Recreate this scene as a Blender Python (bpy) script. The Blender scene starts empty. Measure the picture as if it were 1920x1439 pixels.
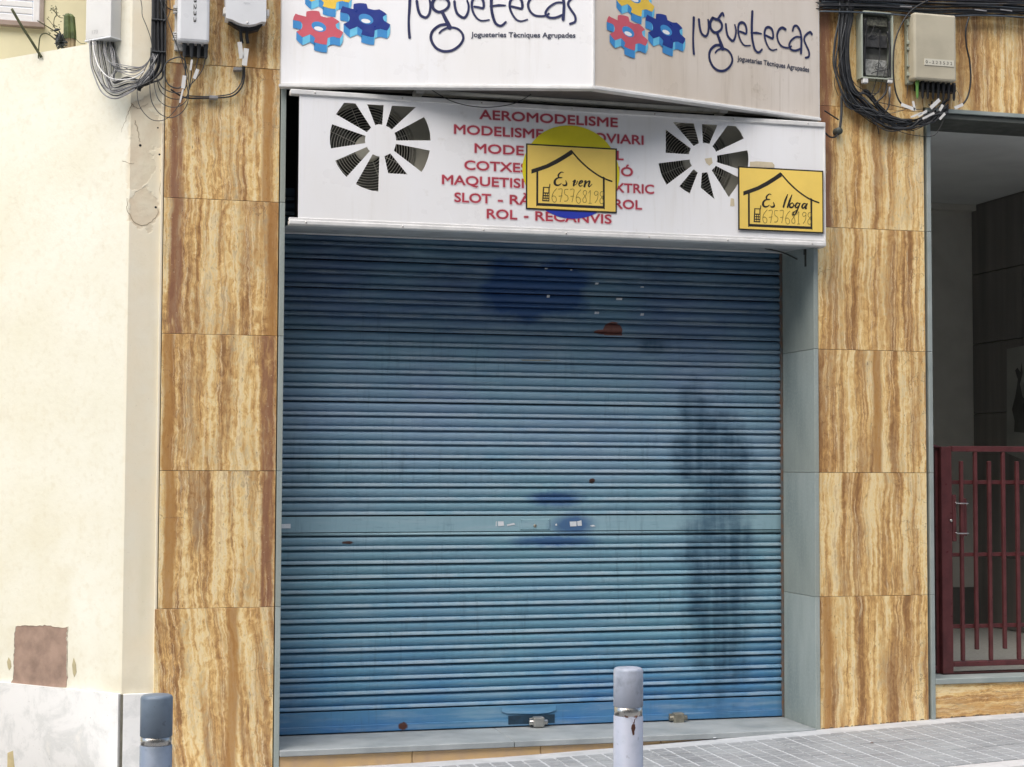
import bpy, bmesh, math, random
from mathutils import Vector, Matrix
from mathutils.geometry import tessellate_polygon
random.seed(7)
S = bpy.context.scene
COL = S.collection

# ------------------------------------------------------------------ camera
F = 3028.2
yaw, pitch, roll = math.radians(14.755), math.radians(2.919), math.radians(0.224)
CAM = Vector((0.0, -9.608, 1.7855))
cy_, sy_, cp_, sp_ = math.cos(yaw), math.sin(yaw), math.cos(pitch), math.sin(pitch)
FW = Vector((sy_*cp_, cy_*cp_, sp_)); R0 = Vector((cy_, -sy_, 0)); U0 = R0.cross(FW)
RT = R0*math.cos(roll) + U0*math.sin(roll); UP = -R0*math.sin(roll) + U0*math.cos(roll)
cd = bpy.data.cameras.new('camera'); cam = bpy.data.objects.new('camera', cd); COL.objects.link(cam)
cam.matrix_world = Matrix(((RT.x, UP.x, -FW.x, CAM.x), (RT.y, UP.y, -FW.y, CAM.y), (RT.z, UP.z, -FW.z, CAM.z), (0, 0, 0, 1)))
cd.sensor_fit = 'HORIZONTAL'; cd.sensor_width = 36; cd.lens = F*36/1920
cd.clip_start = 0.05; cd.clip_end = 2000
S.camera = cam

# ------------------------------------------------------------------ light
SUN_AZ, SUN_EL = math.radians(222), math.radians(53)   # from the front left of the facade
W = bpy.data.worlds.new('World'); S.world = W; W.use_nodes = True
wn = W.node_tree.nodes; bg = wn['Background']
sky = wn.new('ShaderNodeTexSky'); sky.sky_type = 'NISHITA'; sky.sun_disc = False
sky.sun_elevation = SUN_EL; sky.sun_rotation = SUN_AZ; sky.dust_density = 3.0; sky.air_density = 1.0; sky.ozone_density = 0.6
W.node_tree.links.new(sky.outputs[0], bg.inputs[0]); bg.inputs[1].default_value = 0.125
sl = bpy.data.lights.new('sun', 'SUN'); sl.energy = 2.1; sl.angle = math.radians(85); sl.color = (1.0, 0.965, 0.90)
so = bpy.data.objects.new('sun', sl); COL.objects.link(so)
sd = Vector((math.sin(SUN_AZ)*math.cos(SUN_EL), math.cos(SUN_AZ)*math.cos(SUN_EL), math.sin(SUN_EL)))
so.rotation_euler = sd.to_track_quat('Z', 'Y').to_euler(); so.location = (0, -5, 12)
S.view_settings.view_transform = 'Standard'; S.view_settings.look = 'None'
S.view_settings.gamma = 1; S.view_settings.use_curve_mapping = False
S.view_settings.exposure = 0.98

# ------------------------------------------------------------------ helpers
def ray(px, py): return RT*((px-960)/F) - UP*((py-719.5)/F) + FW
def at(px, py, Y=0.0):
    d = ray(px, py); return CAM + d*((Y-CAM.y)/d.y)
def atp(px, py, P, n):
    d = ray(px, py); return CAM + d*((P-CAM).dot(n)/d.dot(n))

def tag(o, label=None, cat=None, group=None, kind=None):
    if label: o['label'] = label
    if cat: o['category'] = cat
    if group: o['group'] = group
    if kind: o['kind'] = kind
    return o
def thing(name, label, cat, loc=(0, 0, 0), group=None):
    o = bpy.data.objects.new(name, None); COL.objects.link(o); o.location = loc; o.empty_display_size = .1
    return tag(o, label, cat, group)
def link(name, me, mat, parent=None, loc=None):
    o = bpy.data.objects.new(name, me); COL.objects.link(o)
    if mat is not None and not me.materials:
        for m in (mat if isinstance(mat, (list, tuple)) else [mat]): me.materials.append(m)
    if parent is not None:
        o.parent = parent
        # parts are written in world coordinates; thing empties carry only a location
        off = Vector((0, 0, 0)); p = parent
        while p is not None: off += Vector(p.location); p = p.parent
        o.location = (Vector(loc) if loc is not None else Vector((0, 0, 0))) - off
    elif loc is not None: o.location = loc
    return o

class MB:
    def __init__(s): s.v = []; s.f = []; s.m = []; s.sm = []
    def add(s, vs, fs, mi=0, smooth=False):
        b = len(s.v); s.v += [tuple(v) for v in vs]
        for f in fs: s.f.append([b+i for i in f]); s.m.append(mi); s.sm.append(smooth)
        return s
    def box(s, x0, x1, y0, y1, z0, z1, mi=0, c=0.0):
        if c <= 0:
            vs = [(x, y, z) for x in (x0, x1) for y in (y0, y1) for z in (z0, z1)]
            return s.add(vs, [(0, 1, 3, 2), (4, 6, 7, 5), (0, 4, 5, 1), (2, 3, 7, 6), (0, 2, 6, 4), (1, 5, 7, 3)], mi)
        bm = bmesh.new(); bmesh.ops.create_cube(bm, size=1)
        for v in bm.verts: v.co = Vector(((x0+x1)/2+v.co.x*(x1-x0), (y0+y1)/2+v.co.y*(y1-y0), (z0+z1)/2+v.co.z*(z1-z0)))
        bmesh.ops.bevel(bm, geom=bm.edges[:], offset=c, segments=2 if c > .004 else 1, profile=.5, affect='EDGES')
        bm.verts.index_update()
        s.add([v.co.copy() for v in bm.verts], [[v.index for v in f.verts] for f in bm.faces], mi); bm.free(); return s
    def obox(s, P, a, b, n, mi=0, c=0.0):   # oriented box, corner P, edge vectors a, b, n
        t = MB().box(0, a.length, 0, b.length, 0, n.length, mi, c); A, B, N = a.normalized(), b.normalized(), n.normalized()
        return s.add([P+A*v[0]+B*v[1]+N*v[2] for v in t.v], t.f, mi)
    def tube(s, pts, r, n=7, mi=0, spline=True, caps=True):
        P = [Vector(p) for p in pts]
        if spline and len(P) > 2: P = catmull(P, 6)
        m = len(P); rr = [r]*m if not isinstance(r, (list, tuple)) else [r[0]+(r[1]-r[0])*i/(m-1) for i in range(m)]
        T = [(P[min(i+1, m-1)]-P[max(i-1, 0)]).normalized() for i in range(m)]
        nrm = T[0].orthogonal().normalized(); vs = []
        for i in range(m):
            nrm = (nrm - T[i]*nrm.dot(T[i])).normalized(); bn = T[i].cross(nrm)
            for k in range(n):
                a = 2*math.pi*k/n; vs.append(P[i]+(nrm*math.cos(a)+bn*math.sin(a))*rr[i])
        fs = [(i*n+k, i*n+(k+1) % n, (i+1)*n+(k+1) % n, (i+1)*n+k) for i in range(m-1) for k in range(n)]
        s.add(vs, fs, mi, True)
        if caps: s.f += [[len(s.v)-len(vs)+k for k in range(n)][::-1], [len(s.v)-n+k for k in range(n)]]; s.m += [mi]*2; s.sm += [False]*2
        return s
    def lathe(s, prof, c, n=32, mi=0, axis='z'):
        vs = []
        for r, z in prof:
            for k in range(n):
                a = 2*math.pi*k/n; x, y = r*math.cos(a), r*math.sin(a)
                vs.append((c[0]+x, c[1]+y, c[2]+z) if axis == 'z' else (c[0]+x, c[1]+z, c[2]+y) if axis == 'y' else (c[0]+z, c[1]+x, c[2]+y))
        fs = [(i*n+k, i*n+(k+1) % n, (i+1)*n+(k+1) % n, (i+1)*n+k) for i in range(len(prof)-1) for k in range(n)]
        s.add(vs, fs, mi, True)
        return s
    def ringxz(s, c, R, r, n=48, mi=0, k=5):
        pts = [(c[0]+R*math.cos(2*math.pi*i/n), c[1], c[2]+R*math.sin(2*math.pi*i/n)) for i in range(n+1)]
        return s.tube(pts, r, k, mi, spline=False, caps=False)
    def slab(s, outer, holes, depth, conv, mi=0, smi=None):  # outline in 2D, conv(u, v, d) gives the point
        loops = [outer]+holes; tri = tessellate_polygon([[Vector((p[0], p[1], 0)) for p in l] for l in loops])
        flat = [p for l in loops for p in l]; n = len(flat)
        vs = [conv(p[0], p[1], 0) for p in flat]
        if depth == 0: return s.add(vs, [tuple(t) for t in tri], mi)
        vs += [conv(p[0], p[1], depth) for p in flat]
        s.add(vs, [tuple(t) for t in tri]+[(t[0]+n, t[1]+n, t[2]+n) for t in tri], mi)
        b = 0; fs = []
        for l in loops:
            m = len(l); fs += [(b+i, b+(i+1) % m, b+(i+1) % m+n, b+i+n) for i in range(m)]; b += m
        base = len(s.v)-2*n
        for f in fs: s.f.append([base+i for i in f]); s.m.append(smi if smi is not None else mi); s.sm.append(False)
        return s
    def mesh(s, name='mesh', normals=True):
        me = bpy.data.meshes.new(name); me.from_pydata(s.v, [], s.f); me.update()
        me.polygons.foreach_set('material_index', s.m); me.polygons.foreach_set('use_smooth', s.sm)
        if normals:
            bm = bmesh.new(); bm.from_mesh(me); bmesh.ops.recalc_face_normals(bm, faces=bm.faces); bm.to_mesh(me); bm.free()
        return me
    def build(s, name, mat, parent=None, normals=True):
        me = s.mesh(name, normals)
        for m in (mat if isinstance(mat, (list, tuple)) else [mat]): me.materials.append(m)
        return link(name, me, None, parent)

def catmull(P, k):
    out = []
    for i in range(len(P)-1):
        p0, p1, p2, p3 = P[max(i-1, 0)], P[i], P[i+1], P[min(i+2, len(P)-1)]
        for j in range(k):
            t = j/k
            out.append(0.5*((2*p1)+(p2-p0)*t+(2*p0-5*p1+4*p2-p3)*t*t+(3*p1-p0-3*p2+p3)*t*t*t))
    out.append(P[-1]); return out

# ------------------------------------------------------------------ node helpers
class N:
    def __init__(s, name):
        s.mat = bpy.data.materials.new(name); s.mat.use_nodes = True; s.t = s.mat.node_tree
        s.b = s.t.nodes['Principled BSDF']; s.l = s.t.links
    def nd(s, typ, ins=None, **kw):
        n = s.t.nodes.new(typ)
        for k, v in kw.items(): setattr(n, k, v)
        for k, v in (ins or {}).items():
            i = n.inputs[k]
            if hasattr(v, 'is_linked') or isinstance(v, bpy.types.NodeSocket): s.l.new(v, i)
            else: i.default_value = v
        return n
    def obj(s): return s.nd('ShaderNodeTexCoord').outputs['Object']
    def pos(s): return s.nd('ShaderNodeNewGeometry').outputs['Position']
    def rnd(s): return s.nd('ShaderNodeObjectInfo').outputs['Random']
    def prop(s, name): return s.nd('ShaderNodeAttribute', attribute_type='OBJECT', attribute_name=name).outputs['Fac']
    def m(s, op, a, b=0.0, c=0.0, clamp=False): return s.nd('ShaderNodeMath', {0: a, 1: b, 2: c}, operation=op, use_clamp=clamp).outputs[0]
    def vm(s, op, a, b): return s.nd('ShaderNodeVectorMath', {0: a, 1: b}, operation=op).outputs[0]
    def noise(s, vec, scale=5.0, detail=4.0, rough=.55, dist=0.0): return s.nd('ShaderNodeTexNoise', {'Vector': vec, 'Scale': scale, 'Detail': detail, 'Roughness': rough, 'Distortion': dist}).outputs[0]
    def sep(s, v): return s.nd('ShaderNodeSeparateXYZ', {0: v}).outputs
    def comb(s, x, y, z): return s.nd('ShaderNodeCombineXYZ', {0: x, 1: y, 2: z}).outputs[0]
    def mr(s, v, a, b, c=0.0, d=1.0): return s.nd('ShaderNodeMapRange', {0: v, 1: a, 2: b, 3: c, 4: d}).outputs[0]
    def ramp(s, f, stops):
        n = s.nd('ShaderNodeValToRGB', {0: f}); e = n.color_ramp.elements
        while len(e) < len(stops): e.new(0.5)
        for i, (p, c) in enumerate(stops): e[i].position = p; e[i].color = (*c, 1)
        return n.outputs[0]
    def mix(s, f, a, b, mode='MIX'):
        n = s.nd('ShaderNodeMix', data_type='RGBA', blend_type=mode)
        for i, v in ((0, f), (6, a), (7, b)):
            if isinstance(v, bpy.types.NodeSocket): s.l.new(v, n.inputs[i])
            else: n.inputs[i].default_value = v if i == 0 else (*v, 1)
        return n.outputs[2]
    def col(s, c):
        if isinstance(c, bpy.types.NodeSocket): s.l.new(c, s.b.inputs['Base Color'])
        else: s.b.inputs['Base Color'].default_value = (*c, 1)
    def rough(s, r):
        if isinstance(r, bpy.types.NodeSocket): s.l.new(r, s.b.inputs['Roughness'])
        else: s.b.inputs['Roughness'].default_value = r
    def bump(s, h, strength=.3, dist=.01):
        s.l.new(s.nd('ShaderNodeBump', {'Height': h, 'Strength': strength, 'Distance': dist}).outputs[0], s.b.inputs['Normal'])
    def blob(s, pos, c, rx, rz, edge=.35, wob=.5, sc=6.0):   # soft irregular patch round a world point of the facade
        d = s.vm('MULTIPLY', s.vm('SUBTRACT', pos, (c[0], 0, c[2])), (1/rx, 0, 1/rz))
        L = s.nd('ShaderNodeVectorMath', {0: d}, operation='LENGTH').outputs['Value']
        L = s.m('ADD', L, s.m('MULTIPLY', s.m('SUBTRACT', s.noise(pos, sc, 4), .5), wob))
        return s.mr(L, 1.0-edge*.5, 1.0+edge*.5, 1.0, 0.0)

def simple(name, c, rough=.5, var=.12, scale=8, bump=.0, metal=0, c2=None, spec=None):
    n = N(name); p = n.obj(); f = n.noise(p, scale, 5)
    d = c2 or tuple(x*(1-var*2.2) for x in c)
    n.col(n.mix(n.mr(f, .38, .68), c, d)); n.rough(n.mr(n.noise(p, scale*2.3, 3), .3, .7, max(.05, rough-.08), min(1, rough+.1)))
    n.b.inputs['Metallic'].default_value = metal
    if bump: n.bump(n.noise(p, scale*5, 5), bump, .004)
    return n.mat

# ---- travertine: wavy vertical bands, pits, a dark stripe set per slab
def travertine(name, horiz=False, tint=(1, 1, 1)):
    n = N(name); o = n.obj(); X, Y, Z = n.sep(o)
    if horiz: X, Z = Z, X
    X = n.m('ADD', X, n.m('MULTIPLY', n.m('ABSOLUTE', Y), .6))
    seed = n.m('MULTIPLY', n.prop('seed'), 3.17)
    v0 = n.comb(n.m('MULTIPLY', X, 3), n.m('ADD', seed, 1.3), n.m('MULTIPLY', Z, 4))
    w = n.m('MULTIPLY', n.m('SUBTRACT', n.noise(v0, 1, 3), .5), .07)
    v1 = n.comb(n.m('MULTIPLY', X, 16), seed, n.m('MULTIPLY', Z, 17))
    w2 = n.m('MULTIPLY', n.m('SUBTRACT', n.noise(v1, 1, 5, .65), .5), .022)
    w3 = n.m('MULTIPLY', n.m('SUBTRACT', n.noise(n.comb(n.m('MULTIPLY', X, 50), seed, n.m('MULTIPLY', Z, 85)), 1, 4, .7), .5), .012)
    w2 = n.m('ADD', w2, w3)
    u = n.m('ADD', n.m('ADD', X, w), w2)
    tilt = n.m('MULTIPLY', Z, n.prop('tilt')); u = n.m('ADD', u, tilt)
    b1 = n.noise(n.comb(n.m('MULTIPLY', u, 14), seed, n.m('MULTIPLY', Z, .6)), 1, 2, .5)
    b2 = n.noise(n.comb(n.m('MULTIPLY', u, 46), seed, n.m('MULTIPLY', Z, 1.1)), 1, 4, .6)
    b3 = n.noise(n.comb(n.m('MULTIPLY', u, 120), seed, n.m('MULTIPLY', Z, 5.0)), 1, 4, .65)
    b4 = n.noise(n.comb(n.m('MULTIPLY', X, 30), seed, n.m('MULTIPLY', Z, 17)), 1, 6, .7, .8)
    t = n.m('ADD', n.m('ADD', n.m('MULTIPLY', b1, .62), n.m('MULTIPLY', b2, .40)), n.m('ADD', n.m('MULTIPLY', b3, .20), n.m('MULTIPLY', b4, .24)))
    t = n.m('ADD', t, n.m('MULTIPLY', n.prop('dull'), n.m('MULTIPLY', n.m('SUBTRACT', b4, .5), .34)))
    t = n.mr(t, .57, .915)
    T = lambda r, g_, b: (r*tint[0], g_*tint[1], b*tint[2])
    c = n.ramp(t, [(0.0, T(.30, .155, .06)), (.20, T(.46, .26, .10)), (.36, T(.60, .36, .135)), (.50, T(.74, .49, .20)),
                   (.64, T(.84, .63, .30)), (.80, T(.88, .72, .41)), (1.0, T(.72, .52, .27))])
    # grey brown clouded zones
    g = n.noise(n.comb(n.m('MULTIPLY', u, 7), n.m('ADD', seed, 9), n.m('MULTIPLY', Z, 1.6)), 1, 5, .65)
    c = n.mix(n.m('MULTIPLY', n.m('MULTIPLY', n.mr(g, .46, .64, 0, 1), n.mr(b4, .38, .58)), n.m('ADD', .30, n.m('MULTIPLY', n.prop('dull'), .5))), c, T(.34, .24, .15), 'MIX')
    # pale wavy threads
    th = n.m('ABSOLUTE', n.m('SUBTRACT', b2, .56)); c = n.mix(n.mr(th, .004, .018, .65, 0), c, T(.86, .74, .50))
    th2 = n.m('ABSOLUTE', n.m('SUBTRACT', b1, .47)); c = n.mix(n.mr(th2, .002, .010, .5, 0), c, T(.30, .17, .08))
    # dark stripe
    ds = n.m('ABSOLUTE', n.m('SUBTRACT', n.m('ADD', n.m('ADD', X, n.m('MULTIPLY', w, .45)), w2), n.prop('stripe')))
    dm = n.m('MULTIPLY', n.mr(ds, .026, .050, .85, 0), n.mr(n.noise(n.comb(n.m('MULTIPLY', X, 30), seed, n.m('MULTIPLY', Z, 5)), 1, 5), .30, .5, .45, 1))
    dots = n.mr(n.noise(o, 70, 2), .68, .72)
    c = n.mix(dm, c, n.mix(dots, (.25, .115, .070), (.55, .42, .30)))
    ds2 = n.m('ABSOLUTE', n.m('SUBTRACT', n.m('ADD', X, n.m('MULTIPLY', w, .5)), n.prop('stripe2')))
    c = n.mix(n.mr(ds2, .020, .040, .8, 0), c, (.40, .20, .06))
    # pits and hairline cracks
    pit = n.mr(n.noise(n.comb(n.m('MULTIPLY', X, 110), seed, n.m('MULTIPLY', Z, 38)), 1, 3), .66, .74)
    c = n.mix(n.m('MULTIPLY', pit, .75), c, (.16, .085, .035))
    vor = n.nd('ShaderNodeTexVoronoi', {'Vector': n.vm('ADD', n.comb(n.m('MULTIPLY', X, 4), seed, n.m('MULTIPLY', Z, 4)), n.nd('ShaderNodeTexNoise', {'Vector': o, 'Scale': 9.0, 'Detail': 4.0}).outputs['Color']), 'Scale': 1.0}, feature='DISTANCE_TO_EDGE')
    ck = n.m('MULTIPLY', n.mr(vor.outputs[0], 0, .010, 1, 0), n.mr(n.noise(n.vm('ADD', o, (3.1, 0, 0)), 2.2, 2), .54, .62))
    c = n.mix(n.m('MULTIPLY', ck, .7), c, (.20, .11, .05))
    n.col(c); n.rough(n.mr(b2, .3, .7, .30, .5))
    n.bump(n.m('SUBTRACT', n.m('ADD', b2, n.m('MULTIPLY', b3, .4)), n.m('ADD', pit, ck)), .25, .004)
    return n.mat
TRAV = travertine('travertine')
TRAVH = travertine('travertine_horizontal', True, (1.0, .98, .95))

GRAN = simple('grey_granite', (.33, .37, .36), .55, .13, 5, .12, c2=(.24, .29, .28))
def granite_jamb():
    n = N('green_grey_stone'); p = n.obj(); q = n.vm('MULTIPLY', p, (1, 1, .35))
    c = n.mix(n.mr(n.noise(q, 4, 5), .35, .68), (.37, .42, .40), (.24, .29, .28))
    c = n.mix(n.mr(n.noise(p, 60, 3), .45, .75, 0, .35), c, (.44, .48, .46))
    c = n.mix(n.mr(n.sep(p)[2], 0.05, .55, .35, 0), c, (.23, .24, .19))
    n.col(c); n.rough(.55); n.bump(n.noise(p, 90, 4), .10, .002); return n.mat
JAMB = granite_jamb()
def yellow_plaster():
    n = N('pale_yellow_plaster'); p = n.pos(); X, Y, Z = n.sep(p)
    c = n.mix(n.mr(n.noise(p, 1.6, 5), .35, .7), (.80, .79, .69), (.74, .72, .59))
    c = n.mix(n.mr(n.noise(p, 22, 4), .52, .8, 0, .4), c, (.62, .56, .40))
    c = n.mix(n.mr(n.noise(p, 4.5, 6, .7), .56, .70, 0, .35), c, (.66, .62, .50))
    strip = n.mr(X, .20, .235)                                            # the narrow strip beside the travertine is dirtier
    c = n.mix(n.m('MULTIPLY', strip, n.mr(n.noise(p, 3.5, 5), .3, .7, .35, .9)), c, (.80, .71, .53))
    A = at(268, 300, .02); B = at(270, 385, .02)
    m1 = n.blob(p, at(270, 245, .02), .10, .20, .14, 2.4, 12); m2 = n.blob(p, at(268, 395, .02), .080, .12, .10, 1.5, 14); m3 = n.blob(p, at(258, 322, .02), .09, .12, .10, 2.2, 15)
    m = n.m('MAXIMUM', n.m('MAXIMUM', m1, m2), m3)
    m = n.m('MULTIPLY', m, n.mr(X, .19, .23))
    c = n.mix(m, c, n.mix(n.mr(n.noise(p, 7, 5), .35, .65), (.66, .56, .41), (.74, .68, .53)))
    # splash zone at the foot of the wall and the unpainted red brown patch
    c = n.mix(n.m('MULTIPLY', n.mr(Z, .45, .95, .5, 0), n.mr(n.noise(p, 5, 5), .45, .65)), c, (.62, .56, .42))
    stk = n.noise(n.comb(n.m('MULTIPLY', n.m('ADD', X, Y), 9), 0.0, n.m('MULTIPLY', Z, .5)), 1, 5)
    c = n.mix(n.m('MULTIPLY', n.mr(stk, .50, .70, 0, .6), n.mr(n.noise(p, 2.3, 3), .4, .6)), c, (.70, .65, .48))
    c = n.mix(n.mr(n.noise(p, 75, 3), .68, .74, 0, .4), c, (.52, .47, .36))
    n.col(c); n.rough(.85)
    edge = n.mr(n.m('ABSOLUTE', n.m('SUBTRACT', m, .5)), .5, .0)
    h = n.m('ADD', n.m('SUBTRACT', n.m('MULTIPLY', n.noise(p, 30, 5), .35), m), n.m('MULTIPLY', n.m('MULTIPLY', m, n.noise(p, 14, 5)), .9))
    n.bump(h, .35, .012); return n.mat
PLAS = yellow_plaster()
PLAS2 = simple('yellow_render', (.80, .75, .52), .9, .05, 3, .15)
def marble():
    n = N('white_marble'); p = n.pos()
    f = n.noise(p, 3.6, 8, .7, .35)
    c = n.ramp(f, [(.30, (.82, .82, .81)), (.48, (.80, .80, .79)), (.58, (.66, .67, .66)), (.68, (.79, .78, .75)), (.85, (.74, .71, .62))])
    c = n.mix(n.mr(n.noise(p, 55, 3), .70, .76, 0, .7), c, (.35, .33, .30))
    n.col(c); n.rough(.5); n.bump(n.noise(p, 25, 4), .1, .003); return n.mat
MARB = marble()
DARKWALL = simple('grey_hall_plaster', (.55, .54, .48), .85, .06, 4, .1)
MASON = simple('rough_render', (.33, .29, .23), .9, .1, 4, .2)
CONC = simple('cement_mortar', (.42, .42, .42), .9, .12, 9, .5, c2=(.30, .31, .31))
WHITE = simple('white_lacquer', (.80, .81, .82), .35, .02, 5)
def panel_mat(name, c, dirt, amt):
    n = N(name); p = n.pos(); q = n.vm('MULTIPLY', p, (1, 1, .5))
    k = n.mix(n.mr(n.noise(q, 1.7, 5), .42, .75, 0, amt), c, dirt)
    k = n.mix(n.mr(n.noise(p, 9, 5), .66, .74, 0, amt*.9), k, tuple(x*.82 for x in dirt))
    st_ = n.noise(n.comb(n.m('MULTIPLY', n.m('ADD', n.sep(p)[0], n.sep(p)[1]), 22), 0.0, n.m('MULTIPLY', n.sep(p)[2], 1.1)), 1, 5, .65)
    k = n.mix(n.m('MULTIPLY', n.mr(st_, .52, .72, 0, amt*.8), n.mr(n.noise(p, 2.2, 3), .42, .62)), k, tuple(x*.85 for x in dirt))
    n.col(k); n.rough(n.mr(n.noise(p, 5, 4), .3, .7, .22, .45)); return n.mat
ACRY = panel_mat('white_acrylic', (.87, .88, .90), (.80, .78, .74), .5)
ACRY_SHADED = panel_mat('shaded_acrylic', (.78, .71, .63), (.62, .53, .42), .85)  # right sign face: its shade is painted into the acrylic colour
ALU = simple('white_aluminium', (.74, .74, .73), .4, .07, 12)
def soffit():
    return simple('grey_sheet', (.46, .48, .48), .5, .08, 6)
SOFF = soffit()
BLACK = simple('black_cable', (.018, .019, .022), .45, .2, 12)
BLACK2 = simple('dark_grey_cable', (.06, .065, .07), .5, .2, 12)
GREYC = simple('grey_cable', (.30, .30, .31), .5, .15, 12)
WHITEC = simple('white_cable', (.72, .72, .70), .5, .1, 12)
BOXW = simple('white_plastic', (.76, .78, .80), .35, .04, 4)
BOXG = simple('grey_white_plastic', (.68, .68, .66), .4, .06, 4)
BOXB = simple('aged_beige_plastic', (.50, .46, .35), .45, .08, 4)
BOXC = simple('pale_green_plastic', (.42, .46, .38), .45, .1, 6)
INK = simple('black_ink', (.02, .018, .015), .5, .1, 10)
PENC = simple('brown_marker', (.26, .20, .05), .6, .1, 10)
RED = simple('red_print', (.50, .055, .085), .4, .12, 20)
PINK = simple('pink_glow_print', (.80, .70, .73), .4, .03, 20)
YEL = simple('yellow_print', (.80, .70, .02), .4, .04, 6)
BLU = simple('blue_print', (.025, .05, .45), .4, .05, 6)
POST = simple('amber_card', (.93, .67, .15), .45, .06, 3)
GRED = simple('red_gear_print', (.62, .12, .16), .35, .05, 10)
GBLU = simple('navy_gear_print', (.022, .045, .26), .35, .05, 10)
GYEL = simple('yellow_gear_print', (.85, .58, .08), .35, .05, 10)
CYA = simple('light_cyan_print', (.16, .55, .80), .35, .05, 10)
CYB = simple('mid_blue_print', (.06, .28, .62), .35, .05, 10)
NAVY = simple('navy_script_print', (.022, .028, .10), .4, .1, 10)
GREY_T = simple('dark_grey_print', (.05, .06, .10), .4, .1, 10)
CASE = simple('condenser_case', (.58, .56, .47), .5, .1, 6)
WIRE = simple('grille_wire', (.66, .64, .56), .4, .1, 20)
DARK = simple('dark_void', (.012, .013, .015), .8, .2, 5)
GATE = simple('maroon_paint', (.115, .032, .034), .35, .15, 14, .05)
STEEL = simple('brushed_steel', (.62, .60, .56), .28, .1, 20, metal=1)
BRASS = simple('tarnished_brass', (.40, .38, .31), .45, .25, 20, .1, metal=.7)
RUST = simple('rust_brown', (.13, .05, .03), .8, .2, 20, .3)

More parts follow.
